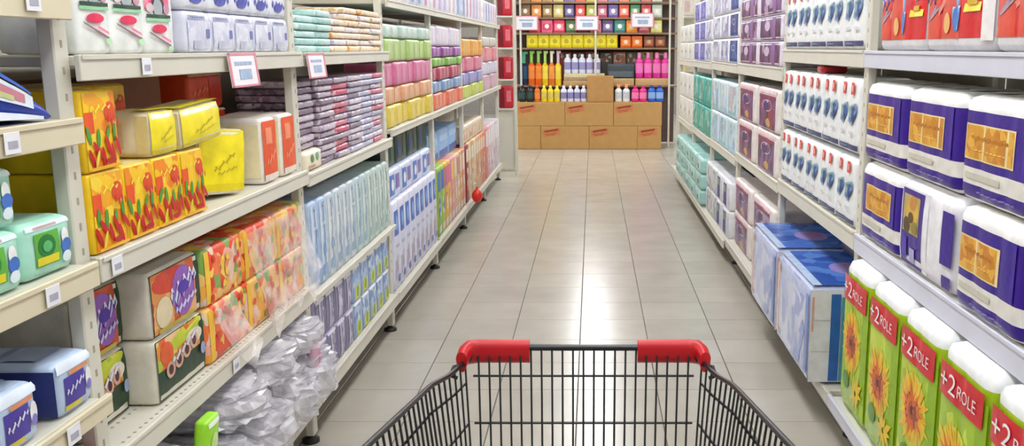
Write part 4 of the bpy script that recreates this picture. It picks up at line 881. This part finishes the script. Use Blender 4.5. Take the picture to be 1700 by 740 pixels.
# narrow end racks at both ends of the shelving
def endrack(x0, x1, y, label, items):
    root = obj('end_rack', None, None, ((x0 + x1) / 2, y, 0)); tag(root, label, 'rack'); w = x1 - x0
    for x in (-w/2, w/2): obj('post', MB().bbox(x - .012, x + .012, -.012, .012, 0, 2.2, OFFW, .003).mesh('post'), root)
    obj('back_panel', MB().bbox(-w/2, w/2, .31, .325, 0, 2.2, M('#cfcabc', .6), .003).mesh('panel'), root)
    obj('front_panel', MB().bbox(-w/2 + .014, w/2 - .014, .01, .022, .06, .70, OFFW, .003).mesh('front'), root)
    for z in (.74, 1.06, 1.40, 1.74): 
        s_ = obj('shelf', MB().bbox(-w/2 + .013, w/2 - .013, -.02, .30, z - .02, z, OFFW, .003).mesh('shelf'), root)
    return root
endrack(-1.06, -.86, 10.15, 'narrow white end rack with red boxes at the far left corner', 0)
for k, z in enumerate((.74, 1.06, 1.40, 1.74)):
    p = Pack(.15, .2, .24, M('#c01f30'), r=.01); p.rect(.05, .4, .05, .95, M('#7a1420')); p.rect(.55, .9, .3, .8, M('#e0707c')); E_(p.kind('red_box', 'box'), -.96, 10.14, z, f'red box on the narrow end rack, {["lowest", "second", "third", "top"][k]} shelf', 'red boxes')
endrack(.96, 1.16, 10.2, 'narrow white end rack at the far right corner of the shelving', 0)
for k, z in enumerate((.74, 1.06, 1.40, 1.74)):
    p = Pack(.15, .2, .2, M('#d8d4c8'), r=.01); p.rect(.1, .5, .2, .8, M(['#c88a8c', '#e0d0a0', '#7a7a84', '#d0b0b0'][k])); E_(p.kind('pale_box', 'box'), 1.06, 10.19, z, f'pale box on the far right end rack, {["lowest", "second", "third", "top"][k]} shelf', 'pale boxes')

# ================================================================== SHOPPING CART
WIRE = M('#3c3c3c', .32, .05, 0, 20, metal=.85, name='dark_chrome'); PLR = M('#c4101c', .4, .05, .02)
cart = obj('shopping_cart', None, None, (-.018, 1.1, 0)); tag(cart, 'dark wire shopping cart with red corner sleeves in the foreground', 'shopping cart')
def part(n, mb, parent=cart, off=True):
    o = obj(n, mb.mesh(n), parent); 
    if off: o.location = (0, -1.1, 0)
    return o
HF = .218
def side_top(t, s):          # rail from front corner (t 0) to the handle (t 1)
    P = [(.228, 1.70, .80), (.247, 1.60, .805), (.262, 1.5, .825), (.274, 1.1, .895), (.282, .7, .967), (.284, .55, .995)]
    yy = 1.70 - 1.15 * t; i = max(k for k in range(len(P) - 1) if yy <= P[k][1] + 1e-9); f = (P[i][1] - yy) / (P[i][1] - P[i + 1][1])
    a, b = P[i], P[i + 1]; return Vector((s * (a[0] + (b[0] - a[0]) * f), a[1] + (b[1] - a[1]) * f, a[2] + (b[2] - a[2]) * f))
def side_bot(y, s): t = (1.56 - y) / .9; return Vector((s * (.196 + .04 * t), y, .46 + .03 * t))
part('front_rail', MB().tube([(-HF - .008, 1.69, .80), (-HF, 1.705, .818), (-HF + .02, 1.71, .822), (HF - .02, 1.71, .822), (HF, 1.705, .818), (HF + .008, 1.69, .80)], .0065, WIRE, 8))
def fr(x, t): return Vector((x * (1 - .1 * t), 1.705 - .15 * t, .818 - .36 * t))     # front panel
n = 21
for k in range(n):
    x = -HF + .012 + (2 * HF - .024) * k / (n - 1)
    part('wire', MB().tube([fr(x, 0), fr(x, .5), fr(x, 1)], .0021, WIRE, 5))
for t in (.13, .36, .62, .85): part('cross_wire', MB().tube([fr(-HF, t) + Vector((0, .004, 0)), fr(HF, t) + Vector((0, .004, 0))], .0026, WIRE, 6))
for s in (-1, 1):
    part('side_rail', MB().tube([side_top(i / 30, s) for i in range(61)], .0048, WIRE, 8))
    for k in range(38):
        t = .01 + k / 37 * .97; a = side_top(t, s); y = 1.56 - .9 * (1.70 - a.y) / 1.15
        part('wire', MB().tube([a, side_bot(y, s)], .0021, WIRE, 5))
    for f in (.12, .33, .6, .85):
        part('cross_wire', MB().tube([side_top(.005 + .97 * i / 16, s).lerp(side_bot(1.56 - .9 * (1.70 - side_top(.005 + .97 * i / 16, s).y) / 1.15, s), f) + Vector((s * .004, 0, 0)) for i in range(17)], .0026, WIRE, 6))
    # red sleeve: a C-shaped shell over the corner of the front rail
    mb = MB(); rows = []
    path = [(HF - .112, 1.71, .824, .014), (HF - .06, 1.71, .824, .014), (HF - .012, 1.71, .824, .0145), (HF + .006, 1.705, .823, .015), (HF + .014, 1.692, .818, .015), (HF + .017, 1.675, .81, .014)]
    for i, (x, y, z, r) in enumerate(path):
        tx = [(1, 0), (1, 0), (.95, -.3), (.6, -.8), (.35, -.94), (.3, -.95)][i]
        nx, ny = tx[1], -tx[0]      # towards the outside is -n
        ring = []
        for k in range(14):
            a = 2 * math.pi * k / 14; c, sn = math.cos(a), math.sin(a)
            lw = r * .85 * c; hz = r * sn if sn > 0 else .033 * sn * (1 if i < 4 else .8)
            ring.append((s * (x - nx * lw * 1), y - ny * lw, z + hz))
        rows.append(ring)
    mb.grid(rows, PLR, closed=True); mb.face(rows[0][::-1], PLR); mb.face(rows[-1], PLR); part('corner_sleeve', mb)
    part('hinge_loop', MB().tube([(s * (HF + .012), 1.675, .80), (s * (HF + .03), 1.66, .80), (s * (HF + .034), 1.64, .79), (s * (HF + .02), 1.64, .785)], .004, WIRE, 6))
    part('frame_tube', MB().tube([side_top(1, s), (s * .27, .5, .9), (s * .25, .6, .35), (s * .22, .7, .2), (s * .2, 1.4, .17), (s * .19, 1.52, .16)], .011, WIRE, 8))
    for y in (.72, 1.48):
        wh = part('wheel', MB().lathe([(.045, -.014), (.06, -.012), (.06, .012), (.045, .014)], M('#2a2a2a', .6, .05, 0), 16), cart, False); wh.location = (s * .2, y - 1.1, .0605); wh.rotation_euler = (0, math.pi / 2, 0)
        part('wheel_fork', MB().bbox(s * .2 - .018, s * .2 + .018, y - .02, y + .02, .122, .17, WIRE, .003))
for k in range(12):
    y = 1.54 - .075 * k; part('wire', MB().tube([side_bot(y, -1), side_bot(y, 1)], .0021, WIRE, 5))
for k in range(7):
    u = -1 + 2 * k / 6; part('wire', MB().tube([(u * .196, 1.56, .458), (u * .236, .66, .488)], .0024, WIRE, 5))
part('handle', MB().tube([(-.284, .55, .995), (-.284, .52, 1.0), (-.26, .5, 1.0), (.26, .5, 1.0), (.284, .52, 1.0), (.284, .55, .995)], .014, PLR, 10))
